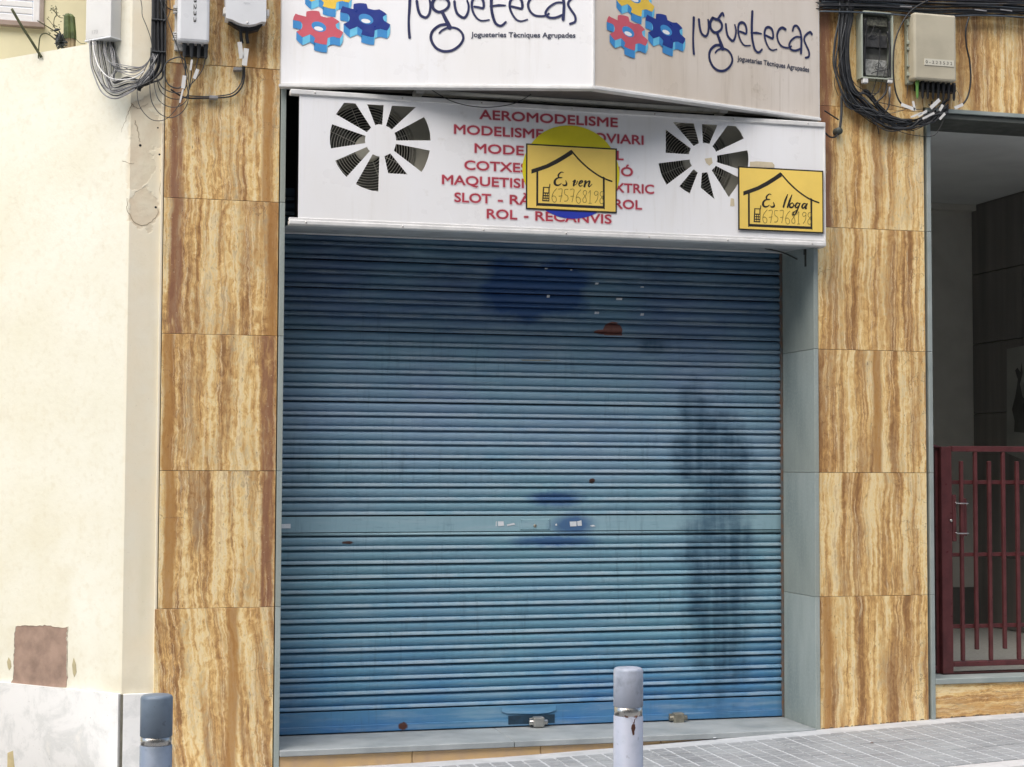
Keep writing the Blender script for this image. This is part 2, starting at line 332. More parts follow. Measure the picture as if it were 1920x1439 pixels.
def shutter_mat(flat=False):
    n = N('painted_steel_shutter' + ('_band' if flat else '')); p = n.pos(); X, Y, Z = n.sep(p)
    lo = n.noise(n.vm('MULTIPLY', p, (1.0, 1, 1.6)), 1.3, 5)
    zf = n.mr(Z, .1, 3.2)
    c = n.ramp(zf, [(0.0, (.045, .175, .42)), (.10, (.065, .22, .43)), (.20, (.13, .29, .42)), (.42, (.20, .345, .445)), (.62, (.22, .34, .48)), (.76, (.17, .27, .41)), (.88, (.10, .18, .32)), (1.0, (.05, .095, .20))])  # upper stops darkened to paint in the shade below the sign
    c = n.mix(n.mr(lo, .35, .7, 0, .5), c, (.17, .37, .43))
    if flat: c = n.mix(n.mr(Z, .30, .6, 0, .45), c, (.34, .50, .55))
    # chalky wiping marks, long and horizontal
    st = n.noise(n.comb(n.m('MULTIPLY', X, 2.2), 0.0, n.m('MULTIPLY', Z, 26)), 1, 5, .6)
    c = n.mix(n.mr(st, .48, .78, 0, .5), c, (.38, .49, .56))
    st2 = n.noise(n.comb(n.m('MULTIPLY', X, 7), 3.0, n.m('MULTIPLY', Z, 60)), 1, 5, .65)
    c = n.mix(n.mr(st2, .56, .78, 0, .5), c, (.06, .14, .22))
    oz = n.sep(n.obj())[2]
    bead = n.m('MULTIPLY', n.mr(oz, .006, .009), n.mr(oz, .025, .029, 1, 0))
    if not flat: c = n.mix(n.m('MULTIPLY', bead, n.mr(n.noise(p, 5, 5), .35, .6, .05, .5)), c, (.38, .45, .50))  # worn paint on the beads, lightened to paint in their highlights
    row = n.m('FLOOR', n.m('DIVIDE', n.m('SUBTRACT', Z, .0), .0897))
    wnz = n.nd('ShaderNodeTexWhiteNoise', {'W': row}, noise_dimensions='1D').outputs['Value']
    pb = n.vm('ADD', p, n.comb(n.m('MULTIPLY', n.m('SUBTRACT', wnz, .5), .07), 0.0, n.m('MULTIPLY', n.m('SUBTRACT', n.noise(p, 30, 3), .5), .03)))
    def B(px, py, rx, ry, **k):
        P = at(px, py, .5); s = .0034; return n.blob(pb if max(rx, ry) > 45 else p, P, rx*s, ry*s, **k)
    deep = n.m('MAXIMUM', n.m('MAXIMUM', B(975, 545, 75, 60, edge=.3, wob=1.0, sc=4), B(1040, 540, 65, 55, edge=.3, wob=1.0, sc=5)), n.m('MAXIMUM', B(1045, 935, 50, 14, edge=.8, wob=.8), n.m('MAXIMUM', B(1075, 985, 40, 20, edge=.8, wob=.9), B(1040, 1015, 75, 10, edge=.9, wob=.9))))
    c = n.mix(n.m('MULTIPLY', deep, .8), c, (.016, .075, .24))
    wet = n.m('MAXIMUM', B(1335, 850, 78, 78, edge=.5, wob=1.1, sc=7), n.m('MAXIMUM', B(1350, 1060, 72, 270, edge=.5, wob=.9, sc=8), n.m('MAXIMUM', B(1300, 770, 30, 50, edge=.8, wob=1.2, sc=9), B(1225, 650, 30, 15, edge=1, wob=1.3, sc=14))))
    drip = n.mr(n.noise(n.comb(n.m('MULTIPLY', X, 17), 0.0, n.m('MULTIPLY', Z, 1.6)), 1, 5), .30, .55, .45, 1)
    c = n.mix(n.m('MULTIPLY', n.m('MULTIPLY', wet, drip), n.mr(n.noise(n.vm('MULTIPLY', pb, (1, 1, 3)), 7, 5), .30, .58, .45, .85)), c, (.030, .085, .145))
    scr = n.noise(n.comb(n.m('MULTIPLY', X, 4), 1.0, n.m('MULTIPLY', Z, 190)), 1, 3, .6)
    c = n.mix(n.m('MULTIPLY', n.mr(scr, .64, .70, 0, .55), n.mr(n.noise(p, 2.7, 3), .42, .58)), c, (.42, .52, .58))
    grm = n.noise(n.comb(n.m('MULTIPLY', X, 30), 5.0, n.m('MULTIPLY', Z, 3)), 1, 5, .7)
    c = n.mix(n.m('MULTIPLY', n.mr(grm, .52, .72, 0, .5), n.mr(n.noise(p, 1.9, 4), .4, .62)), c, (.06, .12, .17))
    spk = n.mr(n.noise(n.vm('MULTIPLY', p, (1, 1, 1)), 60, 2), .74, .78)
    c = n.mix(n.m('MULTIPLY', spk, .5), c, (.03, .08, .12))
    # paint flaked down to the red primer
    fl = n.m('MAXIMUM', n.m('MULTIPLY', B(1149, 622, 20, 19, edge=.06, wob=.25, sc=14), n.mr(Z, at(1147, 629, .5).z-.003, at(1147, 629, .5).z)), B(1130, 623, 17, 4.5, edge=.1, wob=.35, sc=20))
    c = n.mix(fl, c, n.mix(n.noise(p, 40, 4), (.15, .055, .045), (.26, .11, .085)))
    fl2 = n.m('MAXIMUM', B(1110, 902, 6, 5, edge=.3, wob=.8, sc=40), n.m('MAXIMUM', B(755, 1362, 9, 7, edge=.3, wob=.9, sc=40), B(652, 1018, 10, 3, edge=.4, wob=.9, sc=40)))
    c = n.mix(fl2, c, (.08, .03, .02))
    # shade of the left jamb painted in, with grime along both guides
    gx = n.m('MAXIMUM', n.mr(X, 1.12, 1.5, .45, 0), n.mr(X, 4.50, 4.56, 0, .6))
    c = n.mix(n.m('MULTIPLY', gx, n.mr(n.noise(p, 5, 4), .3, .6, .5, 1)), c, (.05, .09, .12))
    n.col(c); n.rough(n.mr(st, .3, .7, .38, .6)); n.b.inputs['Specular IOR Level'].default_value = .45
    n.bump(n.m('ADD', n.m('ADD', n.noise(p, 35, 4), n.m('MULTIPLY', n.noise(p, 4, 3), 3.0)), n.m('MULTIPLY', st2, .6)), .16, .004); return n.mat
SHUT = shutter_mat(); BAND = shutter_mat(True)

# ------------------------------------------------------------------ ground, pavement, kerb, road
GP = [(-8, .0), (1.15, .004), (1.69, .006), (2.54, .024), (3.5, .062), (4.57, .110), (5.34, .145), (6.06, .165), (8, .215), (14, .40)]
def g(x):
    if x <= GP[0][0]: return GP[0][1]
    for (a, za), (b, zb) in zip(GP, GP[1:]):
        if x <= b: return za+(zb-za)*(x-a)/(b-a)
    return GP[-1][1]
def sheet(name, y0, y1, dz, mat, x0=-8, x1=14, step=.25):
    vs, fs = [], []; n = int((x1-x0)/step)
    for i in range(n+1):
        x = x0+(x1-x0)*i/n; vs += [(x, y0, g(x)+dz), (x, y1, g(x)+dz)]
    fs = [(2*i, 2*i+2, 2*i+3, 2*i+1) for i in range(n)]
    return tag(MB().add(vs, fs).build(name, mat), kind='structure')
GR = simple('street_ground', (.20, .20, .20), .9, .1, 2)
gm = MB().add([(-400, -400, -.6), (400, -400, -.6), (400, 400, -.6), (-400, 400, -.6)], [(0, 1, 2, 3)]).build('ground', GR); gm['kind'] = 'structure'
PAVB = simple('pale_paving_mortar', (.54, .56, .58), .85, .10, 7, .2, c2=(.42, .44, .46))
pav = sheet('pavement', -1.40, .03, -.006, PAVB)
ASPH = simple('asphalt', (.055, .055, .057), .9, .2, 30, .4)
sheet('road', -3.95, -1.56, -.13, ASPH)
far = sheet('opposite_pavement', -14, -4.10, -.02, simple('opposite_paving', (.34, .34, .34), .85, .12, 6, .3))
def tile_mat():
    n = N('grey_paving_tile'); p = n.pos(); r = n.rnd()
    c = n.mix(n.mr(n.noise(p, 2.5, 5), .35, .65), (.30, .32, .33), (.21, .22, .23))
    c = n.mix(n.m('MULTIPLY', r, .35), c, (.40, .41, .42))
    c = n.mix(n.mr(n.noise(p, 45, 4), .5, .75, 0, .5), c, (.46, .47, .48))
    n.col(c); n.rough(.7); n.bump(n.noise(p, 120, 4), .2, .002); return n.mat
TILE = tile_mat()
TW = .2
tm = MB(); 
for i in range(2):
    for j in range(2):
        x0, x1 = i*TW/2+.0065, (i+1)*TW/2-.0065; y0, y1 = j*TW/2+.0075, (j+1)*TW/2-.0075; z0, z1, c = -.012, .0, .002
        tm.add([(x0, y0, z0), (x1, y0, z0), (x1, y1, z0), (x0, y1, z0), (x0+c, y0+c, z1), (x1-c, y0+c, z1), (x1-c, y1-c, z1), (x0+c, y1-c, z1)],
               [(4, 5, 6, 7), (0, 1, 5, 4), (1, 2, 6, 5), (2, 3, 7, 6), (3, 0, 4, 7)], 0)
tm.add([(.0015, .0015, -.0022), (TW-.0015, .0015, -.0022), (TW-.0015, TW-.0015, -.0022), (.0015, TW-.0015, -.0022)], [(0, 1, 2, 3)], 1)
tme = tm.mesh('paving_tile'); tme.materials.append(TILE); tme.materials.append(PAVB)
for j in range(6):
    for i in range(31):
        x = .75+i*TW; y = -1.395+j*TW
        if x < 3.2 and y < -.95 and x < 1.6: continue
        o = bpy.data.objects.new('paving_tile', tme); COL.objects.link(o); o.parent = pav
        o.location = (x, y, g(x)+.0035+random.uniform(-.001, .001)); o.rotation_euler = (random.uniform(-.004, .004), -math.atan((g(x+TW)-g(x))/TW), random.uniform(-.004, .004))
KERB = simple('pale_granite_kerb', (.60, .60, .60), .7, .06, 20, .2)
kb = thing('kerb', 'pale granite kerb along the edge of the grey tiled pavement', 'kerb', (3, -1.48, .05)); kb['kind'] = 'structure'
del kb['category']; del kb['label']
for i in range(14):
    x = -1.0+i*.8
    mb = MB(); t = MB().box(0, .796, 0, .15, -.16, 0, 0, .012)
    mb.add([(x+v[0], -1.555+v[1], g(x+v[0])+.004+v[2]) for v in t.v], t.f)
    mb.build('kerb_stone', KERB, kb)
ok = MB(); t = MB().box(0, 22, 0, .15, -.16, 0, 0, .012)
ok.add([(-8+v[0], -4.10+v[1], g(-8+v[0])+.002+v[2]) for v in t.v], t.f); tag(ok.build('opposite_kerb', KERB), kind='structure')

ob_ = MB().box(-30, 40, -26, -15, -.6, 16).build('unseen_opposite_building', simple('opposite_render', (.34, .31, .27), .9, .1, .5)); ob_['kind'] = 'structure'  # unseen behind the camera, added to block low sky light
# ------------------------------------------------------------------ shop building
B = thing('shop_building', 'shop front building clad in streaked golden travertine around the blue shutter', 'building', (2.9, 0, 0))
XL0, XL1, XJ0, XJ1, XR0, XR1, XE = .417, 1.088, 1.094, 1.125, 4.586, 5.358, 5.405
ZT, ZTOP = [.95, 1.75, 2.55, 3.35, 4.15], 6.2
JB = 4.553   # inner face of the right jamb
def wallbox(*a, mat=MASON, name='backing_wall', c=0): return MB().box(*a, 0, c).build(name, mat, B)
wallbox(.30, XJ0-.002, .034, .9, -.3, ZTOP)                  # left pier
wallbox(JB+.033, XR1+.01, .034, .9, -.3, ZTOP)               # right pier
wallbox(XJ0-.002, JB+.033, .02, .9, 4.42, ZTOP)              # over the shop front
wallbox(XJ0-.002, JB+.033, .62, .9, -.3, 4.42, mat=DARK)     # behind the shutter
def slab(x0, x1, z0, z1, seed, stripe=-9, stripe2=-9, tilt=0, mat=TRAV, y0=0.0, y1=.032, name='travertine_slab', dx=0, rot=0):
    w, h = x1-x0, z1-z0
    me = MB().box(.0008, w-.0008, 0, y1-y0, .0012, h-.0012, 0, .0016).mesh(name); me.materials.append(mat)
    o = link(name, me, None, B, (x0+dx, y0, z0)); o['seed'] = float(seed); o['stripe'] = float(stripe); o['stripe2'] = float(stripe2); o['tilt'] = float(tilt); o['dull'] = 1.0 if x1 < 2 else 0.5
    return o
zl = [-.25]+ZT+[4.95, ZTOP]
spec = [(11, -9, .45, .10, -.020), (5, .625, .06, 0, -.006), (3, .62, .04, 0, 0), (3.3, .075, .64, 0, .002), (3.5, .07, .60, 0, .002), (8, -9, .5, 0, 0), (9, -9, -9, 0, 0)]
for i, (sd_, s1, s2, tl, dx) in enumerate(spec):
    slab(XL0+(-.018 if i == 0 else 0), XL1, zl[i], zl[i+1], sd_, s1, s2, tl, dx=0, y0=random.uniform(-.001, .001))
spec = [(21, -9, .05), (24, -9, -9), (24.4, -9, .42), (25, -9, -9), (27, .06, -9), (28, .06, -9), (29, -9, -9)]
for i, (sd_, s1, s2) in enumerate(spec):
    slab(XR0, XR1, zl[i], zl[i+1], sd_, s1, s2, 0, y0=random.uniform(-.001, .001))
# over the entrance and beyond the frame
ZLT = at(1750, 211, 0).z
x = XR1+.002
for i, w in enumerate((.62, .62, .62, .62)):
    slab(x, x+w, ZLT+.028, 4.95, 40+i*2, y0=.0, stripe=-9); slab(x, x+w, 4.95, ZTOP, 50+i, stripe=-9); x += w
wallbox(XR1+.012, 9.5, .034, .9, ZLT+.03, ZTOP)
# upper storey for what stands above the frame
wallbox(.42, 9.5, .02, .9, ZTOP, 9.0, name='upper_wall', mat=simple('upper_render', (.55, .47, .32), .9, .08, 2, .1))
# granite edges and jambs, one slab per course
for i in range(len(zl)-2):
    z0, z1 = zl[i], min(zl[i+1], 4.42)
    if z1 <= z0: continue
    for (a, b, y1) in ((XJ0, XJ1, .60), (JB, JB+.031, .60)):
        me = MB().box(0, b-a, 0, y1, .0012, z1-z0-.0012, 0, .002).mesh('jamb_slab'); me.materials.append(JAMB)
        link('jamb_slab', me, None, B, (a, -.006, z0))
    if z0 < ZLT:
        me = MB().box(0, .028, 0, .42, .0012, min(z1, ZLT)-z0-.0012, 0, .002).mesh('granite_edge'); me.materials.append(GRAN)
        link('granite_edge', me, None, B, (XE-.028, -.008, z0))
wallbox(XR1+.003, XE-.030, .03, .40, -.3, ZLT, mat=CONC, name='joint_filler')
# sill and plinth of the shop front
ZS = .112
for a, b in ((XJ1+.002, 2.55), (2.553, JB-.002)):
    MB().box(a, b, -.018, .60, ZS-.036, ZS, 0, .004).build('sill_slab', simple('sill_granite', (.36, .39, .40), .6, .14, 5, .15, c2=(.26, .29, .30)), B)
pm = simple('orange_stone', (.62, .42, .20), .8, .2, 7, .5, c2=(.50, .35, .22))
for a, b in ((XJ1+.002, 1.92), (1.924, 2.72), (2.724, 3.5), (3.504, JB-.002)):
    me = MB().box(0, b-a, 0, .5, 0, ZS-.039+.3, 0, .003).mesh('plinth_slab'); me.materials.append(pm); link('plinth_slab', me, None, B, (a, .004, -.3))
# entrance: step, hall, ceiling, lintel
ZF = at(1800, 1272, 0).z; HB = 3.25
PXR = at(1825, 800, HB).x
mst = MB().box(XE, 8.2, -.012, .30, ZF-.035, ZF, 0, .003).build('step_slab', GRAN, B)
o = slab(XE+.001, 6.20, -.1, ZF-.037, 61, mat=TRAVH, name='riser_slab', y0=.004, y1=.2)
o = slab(6.203, 7.6, -.1, ZF-.037, 63, mat=TRAVH, name='riser_slab', y0=.004, y1=.2)
MB().box(4.9, 8.2, .302, HB+.3, ZF-.06, ZF-.002).build('hall_floor', simple('terrazzo', (.50, .50, .46), .4, .1, 30), B)
MB().box(4.9, 8.2, HB, HB+.2, ZF-.05, 4.6).build('hall_back_wall', DARKWALL, B)
MB().box(4.9, PXR-.002, HB-.03, HB-.001, 0+ZF, ZF+.33).build('hall_skirting', simple('dark_skirting', (.12, .12, .11), .5, .1, 5), B)
MB().box(4.9, PXR-.002, HB-.09, HB-.001, at(1790, 397, HB).z, at(1790, 386, HB).z).build('cornice', DARKWALL, B)
MB().box(4.7, 4.9, .9, HB+.2, ZF-.05, 4.6).build('hall_side_wall', DARKWALL, B)
MB().box(XR1+.01, XR1+.03, .40, .92, -.05, 4.6).build('hall_side_wall', DARKWALL, B)
MB().box(XE-.07, 8.2, .39, HB+.2, at(1800, 386, HB).z, at(1800, 386, HB).z+.08).build('hall_ceiling', simple('hall_ceiling_paint', (.66, .69, .68), .7, .06, 2), B)
MB().box(XE-.01, 8.2, .0+.004, .39, ZLT-.036, ZLT-.004, 0, .002).build('lintel_slab', simple('dark_granite', (.10, .11, .10), .5, .1, 6), B)
for a, b in ((XE-.03, 6.3), (6.303, 7.9)):
    MB().box(a, b, -.014, .03, ZLT, ZLT+.026, 0, .002).build('granite_edge', GRAN, B)
# right wall of the hall, panelled in dark stone
def hall_stone():
    n = N('grey_hall_stone'); p = n.pos(); X, Y, Z = n.sep(p)
    v = n.noise(n.comb(X, n.m('MULTIPLY', Y, 9), n.m('MULTIPLY', Z, .6)), 1, 5, .6)
    c = n.mix(n.mr(v, .3, .7), (.26, .245, .22), (.14, .13, .125)); c = n.mix(n.m('MULTIPLY', n.rnd(), .4), c, (.20, .19, .18))
    n.col(c); n.rough(.6); return n.mat
PANEL = hall_stone()
SW = PXR
MB().box(SW+.03, SW+.3, .4, HB+.2, ZF-.05, 4.6).build('hall_panelled_wall', DARKWALL, B)
MB().box(7.7, 9.2, .03, .40, ZF-.3, ZLT+.03).build('backing_wall', MASON, B)  # unseen, added to narrow the opening and darken the hall
rows = [ZF]+[ZF+.62*k for k in range(1, 8)]
yy = [HB-.001, HB-.8, HB-1.6, HB-2.4, .42]
for i in range(7):
    z0, z1 = rows[i], min(rows[i+1], 4.2)
    for j in range(4):
        me = MB().box(0, .03, 0, yy[j]-yy[j+1]-.006, .004, z1-z0-.004, 0, .002).mesh('stone_panel'); me.materials.append(PANEL)
        o = link('stone_panel', me, None, B, (SW, yy[j+1], z0)); o['seed'] = 70.0+i*4+j; o['stripe'] = -9.0; o['stripe2'] = -9.0; o['tilt'] = 0.0; o['dull'] = 1.0

dirt = MB(); rr0 = random.Random(9)
DIRT = simple('foot_dirt', (.20, .18, .15), .95, .3, 30, .5)
def dirt_line(xa_, xb_, y, zf, w):
    x = xa_
    while x < xb_:
        l = rr0.uniform(.01, .06); q = rr0.uniform(.2, 1)*w
        if rr0.random() < .7: dirt.add([(x, y, zf(x)-.004), (x+l, y, zf(x+l)-.004), (x+l*.8, y-.002, zf(x)+q), (x+l*.3, y-.002, zf(x)+q*1.2)], [(0, 1, 2, 3)])
        x += l*rr0.uniform(.7, 1.5)
dirt_line(XR0, XR1, -.003, g, .004); dirt_line(XE, 7, .001, g, .004)
o = dirt.build('grime', DIRT, B, False); o['kind'] = 'stuff'
# ------------------------------------------------------------------ neighbouring yellow house
H = thing('yellow_house', 'pale yellow plastered house corner with a white marble base course, left of the travertine', 'house', (0, .02, 0))
C0 = Vector((.2209, .02, 0)); A45 = Vector((-math.cos(math.pi/4), math.sin(math.pi/4), 0)); N45 = Vector((-math.sin(math.pi/4), -math.cos(math.pi/4), 0))
ZLOW = 4.295
# profile of the canted wall: low part left, full height near the corner
tcut = .36
MB().slab([(0, -.3), (3.0, -.3), (3.0, ZLOW), (tcut, ZLOW), (tcut, 9.0), (0, 9.0)], [], .30, lambda u, v, d: C0+A45*u+Vector((0, 0, v))-N45*d).build('canted_wall', PLAS, H)
MB().box(C0.x+.0, XL0-.004, .02, .33, -.3, 9.0).build('corner_wall', PLAS, H)
MB().box(XL0-.020, XL0-.004, .004, .03, .47, 4.9, 0, .005).build('mortar_bead', PLAS, H)
# base course
zb = .468
MB().slab([(0.004, -.3), (1.35, -.3), (1.35, zb), (0.004, zb)], [], .024, lambda u, v, d: C0+A45*u+Vector((0, 0, v))+N45*(.022-d)).build('base_slab', MARB, H)
MB().slab([(1.354, -.3), (2.8, -.3), (2.8, zb), (1.354, zb)], [], .024, lambda u, v, d: C0+A45*u+Vector((0, 0, v))+N45*(.022-d)).build('base_slab', MARB, H)
MB().box(C0.x+.010, XL0-.022, -.004, .018, -.3, zb, 0, .002).build('base_slab', MARB, H)
MB().box(C0.x-.004, C0.x+.0095, .006, .0195, -.3, zb-.004).build('dark_joint', simple('joint_shade', (.16, .15, .12), .9, .2, 20), H)
# unpainted patch on the plaster with ragged edges
def on45(px, py, q=.004): return atp(px, py, C0+N45*q, N45)
pt = [(30, 1175), (38, 1173), (62, 1173), (70, 1174), (92, 1172), (100, 1175), (113, 1177), (126, 1176), (125, 1200), (126, 1225), (124, 1252), (126, 1270), (124, 1289), (92, 1288), (62, 1285), (20, 1281), (26, 1270), (25, 1240), (27, 1215), (26, 1196)]
def n45_slab(px_pts, q0, q1, mb=None):
    mb = mb or MB(); P = [on45(a, b, q0) for a, b in px_pts]
    uv = [((p-C0).dot(A45), p.z) for p in P]
    return mb.slab(uv, [], q0-q1, lambda u, v, d: C0+A45*u+Vector((0, 0, v))+N45*(q0-d))
pj = []
for (a, b), (c_, d_) in zip(pt, pt[1:]+pt[:1]):
    k_ = max(1, int(math.hypot(c_-a, d_-b)/4))
    for i in range(k_): pj.append((a+(c_-a)*i/k_+random.gauss(0, .7), b+(d_-b)*i/k_+random.gauss(0, .6)*(b < 1270)))
eb = MB(); i1_ = next(i for i, q in enumerate(pj) if q[1] > 1274); i2_ = len(pj)-next(i for i, q in enumerate(pj[::-1]) if q[1] > 1274)
eb.tube([on45(a, b, .0035) for a, b in pj[i2_:]+pj[:i1_]], .0022, 4, spline=False).build('broken_plaster_edge', simple('plaster_edge', (.72, .68, .56), .9, .15, 40), H)
n45_slab(pj, .003, -.01).build('bare_patch', simple('reddish_bare_render', (.38, .265, .205), .9, .16, 9, .4), H)
for (a, b, w_, h_) in ((17, 1245, 4, 12), (139, 1252, 4, 18)):
    n45_slab([(a-w_, b-h_*.3), (a-1, b-h_), (a+w_*.7, b-h_*.4), (a+w_, b+h_*.5), (a, b+h_), (a-w_*.6, b+h_*.6)], .0025, -.01).build('chipped_spot', simple('brown_chip', (.48, .42, .26), .9, .15, 20), H)
n45_slab([(14, 1412), (24, 1408), (27, 1439), (26, 1500), (13, 1500)], .0235, .01).build('chipped_spot', simple('ochre_stain', (.60, .50, .28), .9, .1, 20), H)
for (a, b, r_) in ((263, 273, .008), (292, 389, .007), (296, 240, .005), (299, 290, .006)):
    P = at(a, b, .019); MB().lathe([(r_, 0), (r_*.6, -.0008), (0.0001, -.0008)], (P.x, .0195, P.z), 10, 0, 'y').build('drill_hole', DARK, H)
cr = MB()
for pts in ([(253, 226), (256, 240), (260, 256), (262, 264)], [(248, 196), (243, 206), (236, 222), (230, 238), (228, 250)], [(248, 196), (258, 203), (268, 200), (278, 194)],
            [(229, 302), (240, 306), (252, 307)], [(302, 270), (304, 290), (301, 330), (301, 380)], [(238, 372), (240, 395), (248, 412), (262, 422), (280, 418), (294, 405), (297, 392)]):
    q_ = catmull([Vector((a, b, 0)) for a, b in pts], 4)
    cr.tube([at(v.x+random.gauss(0, .9), v.y+random.gauss(0, .9), .0195) for v in q_], (.0022, .0008), 4, spline=False)
cr.build('crack', simple('crack_shade', (.30, .23, .15), .95, .1, 20), H)
# set-back wall with a blind-covered window
YB = 1.35
wb = thing('set_back_wall', 'yellow rendered wall with a blind-covered window behind the low wall, top left', 'wall', (-1, YB, 0))
wx0, wx1, wz0 = at(-300, 40, YB).x, at(76, 40, YB).x, at(60, 44, YB).z
MB().box(-7, wx0, YB, YB+.3, -.3, 9).build('wall_face', PLAS2, wb); MB().box(wx1, .9, YB, YB+.3, -.3, 9).build('wall_face', PLAS2, wb)
MB().box(wx0, wx1, YB, YB+.3, -.3, wz0).build('wall_face', PLAS2, wb); MB().box(wx0, wx1, YB, YB+.3, wz0+1.6, 9).build('wall_face', PLAS2, wb)
wd = MB().box(wx0-.01, wx1+.028, YB-.045, YB+.10, wz0-.035, wz0, 0, .004).build('window_sill', simple('brown_tile', (.36, .28, .24), .6, .1, 8), wb)
wf = MB().box(wx1-.005, wx1+.022, YB-.012, YB+.1, wz0, wz0+1.6, 0, .003).box(wx1-.05, wx1-.006, YB+.02, YB+.07, wz0, wz0+1.6, 1, .004).box(wx0, wx1-.05, YB+.02, YB+.07, wz0, wz0+.02, 1).build('window', [simple('brown_frame_render', (.38, .32, .28), .7, .1, 8), WHITE], wb)
for k in range(12):
    MB().box(wx0, wx1-.051, YB+.03, YB+.045, wz0+.021+k*.045, wz0+.064+k*.045, 0, .006).build('blind_slat', WHITE, wf)

# ------------------------------------------------------------------ roller shutter
YS = .50
RSH = thing('roller_shutter', 'closed corrugated blue steel roller shutter with dirty streaks between granite jambs', 'shutter', (2.85, YS, ZS))
pit = .0897; x0, x1 = XJ1+.004, JB-.004
zband1, zband0 = at(800, 968.5, YS).z, at(800, 997.5, YS).z
zbar = ZS+.142
def slat_mesh(w, h, seg=30):
    # cross section: convex blade, tucked lower edge, protruding bead
    k = h/pit
    prof = [(y, z*k) for y, z in ((.022, .0895), (.011, .0868), (.004, .0815), (-.0008, .074), (-.0032, .066), (-.0032, .057), (-.0005, .048), (.0045, .0395), (.011, .0325), (.016, .0292), (.010, .0284), (.003, .0280), (-.002, .0270),
            (-.0052, .0235), (-.0078, .0185), (-.0098, .0135), (-.0106, .0092), (-.0092, .0068), (-.003, .0058), (.010, .0054), (.022, .0052), (.022, -.0005))]
    mb = MB(); vs = []; rr = random.Random(3)
    for i in range(seg+1):
        xx = w*i/seg
        for (y, z) in prof: vs.append((xx, y, z))
    n = len(prof); fs = []
    for i in range(seg):
        for j in range(n-1): fs.append((i*n+j, (i+1)*n+j, (i+1)*n+j+1, i*n+j+1))
    mb.add(vs, fs, 0, False)
    me = mb.mesh('shutter_slat', False)
    for p_ in me.polygons:
        p_.use_smooth = True
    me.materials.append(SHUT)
    bm = bmesh.new(); bm.from_mesh(me); bmesh.ops.recalc_face_normals(bm, faces=bm.faces)
    if sum(f.normal.y for f in bm.faces) > 0: bmesh.ops.reverse_faces(bm, faces=bm.faces)
    for e in bm.edges:
        if len(e.link_faces) == 2 and e.calc_face_angle(0) > .9: e.smooth = False
    bm.to_mesh(me); bm.free(); return me
nlow = 12; hl = (zband0-.024-(zbar))/nlow
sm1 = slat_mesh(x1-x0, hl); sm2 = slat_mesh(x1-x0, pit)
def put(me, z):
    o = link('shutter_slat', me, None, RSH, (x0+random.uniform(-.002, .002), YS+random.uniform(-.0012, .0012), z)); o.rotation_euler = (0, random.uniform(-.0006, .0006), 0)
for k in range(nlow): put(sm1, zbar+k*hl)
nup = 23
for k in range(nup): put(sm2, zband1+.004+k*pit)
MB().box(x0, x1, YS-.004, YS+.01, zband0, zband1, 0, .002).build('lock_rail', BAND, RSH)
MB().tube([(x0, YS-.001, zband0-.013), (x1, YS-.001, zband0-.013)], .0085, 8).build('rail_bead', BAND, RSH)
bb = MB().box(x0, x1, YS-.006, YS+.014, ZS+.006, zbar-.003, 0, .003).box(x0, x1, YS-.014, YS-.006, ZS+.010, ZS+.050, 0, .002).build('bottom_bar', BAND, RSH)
MB().box(x0, x1, YS+.022, YS+.03, ZS, 4.3).build('shutter_backing', DARK, RSH)
for a, b in ((XJ1+.001, XJ1+.018), (JB-.014, JB-.001)):
    MB().box(a, b, YS-.022, YS+.03, ZS, 4.3, 0, .002).build('guide_rail', simple('rusty_guide', (.10, .11, .11), .6, .3, 25, .2, c2=(.17, .09, .05)), RSH)
# lock plate
LP = at(1003, 983.5, YS-.004); hw, hh = 30*.00335, 10.5*.00335
lp = MB().box(LP.x-hw, LP.x+hw, YS-.009, YS-.003, LP.z-hh, LP.z+hh, 0, .003).build('lock_plate', BAND, RSH)
MB().lathe([(.0001, -.013), (.0085, -.013), (.011, -.009), (.011, -.004)], (LP.x, YS, LP.z-.010), 18, 0, 'y').build('lock_cylinder', BRASS, lp)
MB().box(LP.x-.0015, LP.x+.0015, YS-.0138, YS-.0128, LP.z-.016, LP.z-.004).build('keyhole', DARK, lp)
for sx in (-1, 1):
    for sz in (-1, 1): MB().lathe([(.0001, -.0115), (.004, -.011), (.005, -.0088)], (LP.x+sx*(hw-.009), YS, LP.z+sz*(hh-.008)), 8, 0, 'y').build('rivet', BAND, lp)
# torn sticker scraps
SCR = simple('torn_paper', (.72, .76, .80), .7, .05, 30)
def scrap(pts, Y=YS-.0062, mat=SCR, name='paper_scrap', parent=RSH):
    P = [at(a, b, Y) for a, b in pts]
    return MB().slab([(p.x, p.z) for p in P], [], .0006, lambda u, v, d: Vector((u, Y-d, v))).build(name, mat, parent)
for x, y, w_, h_ in ((1119, 532, 6, 4), (1204, 538.5, 6, 2), (1161, 561, 11, 4), (1028, 556, 5, 5), (1119, 587, 8, 4.5), (1204, 590, 6, 4.5), (1071, 506.5, 3, 2), (1024, 504, 5, 2)):
    scrap([(x-w_/2-.6, y+h_/2), (x-w_/2+.4, y-h_/2), (x+w_/2+.5, y-h_/2+.3), (x+w_/2-.3, y+h_/2)], Y=YS-.0068)
scrap([(933.5, 978), (944, 978), (945, 986), (934, 987)]); scrap([(950, 984), (964, 981), (966, 984), (951, 986.5)])
scrap([(930, 978), (931.5, 978), (931, 987), (929.5, 987)])
scrap([(1068, 978.5), (1081, 978), (1081, 987), (1069, 987.5)]); scrap([(1082, 978), (1090, 976), (1091, 986), (1083, 986.5)])
scrap([(1106, 986), (1112, 984.5), (1117, 987), (1110, 988)]); scrap([(528, 983), (545, 982.5), (545, 991), (528, 991)])
scrap([(1041, 983), (1044, 982), (1044.5, 986), (1041.5, 986)])
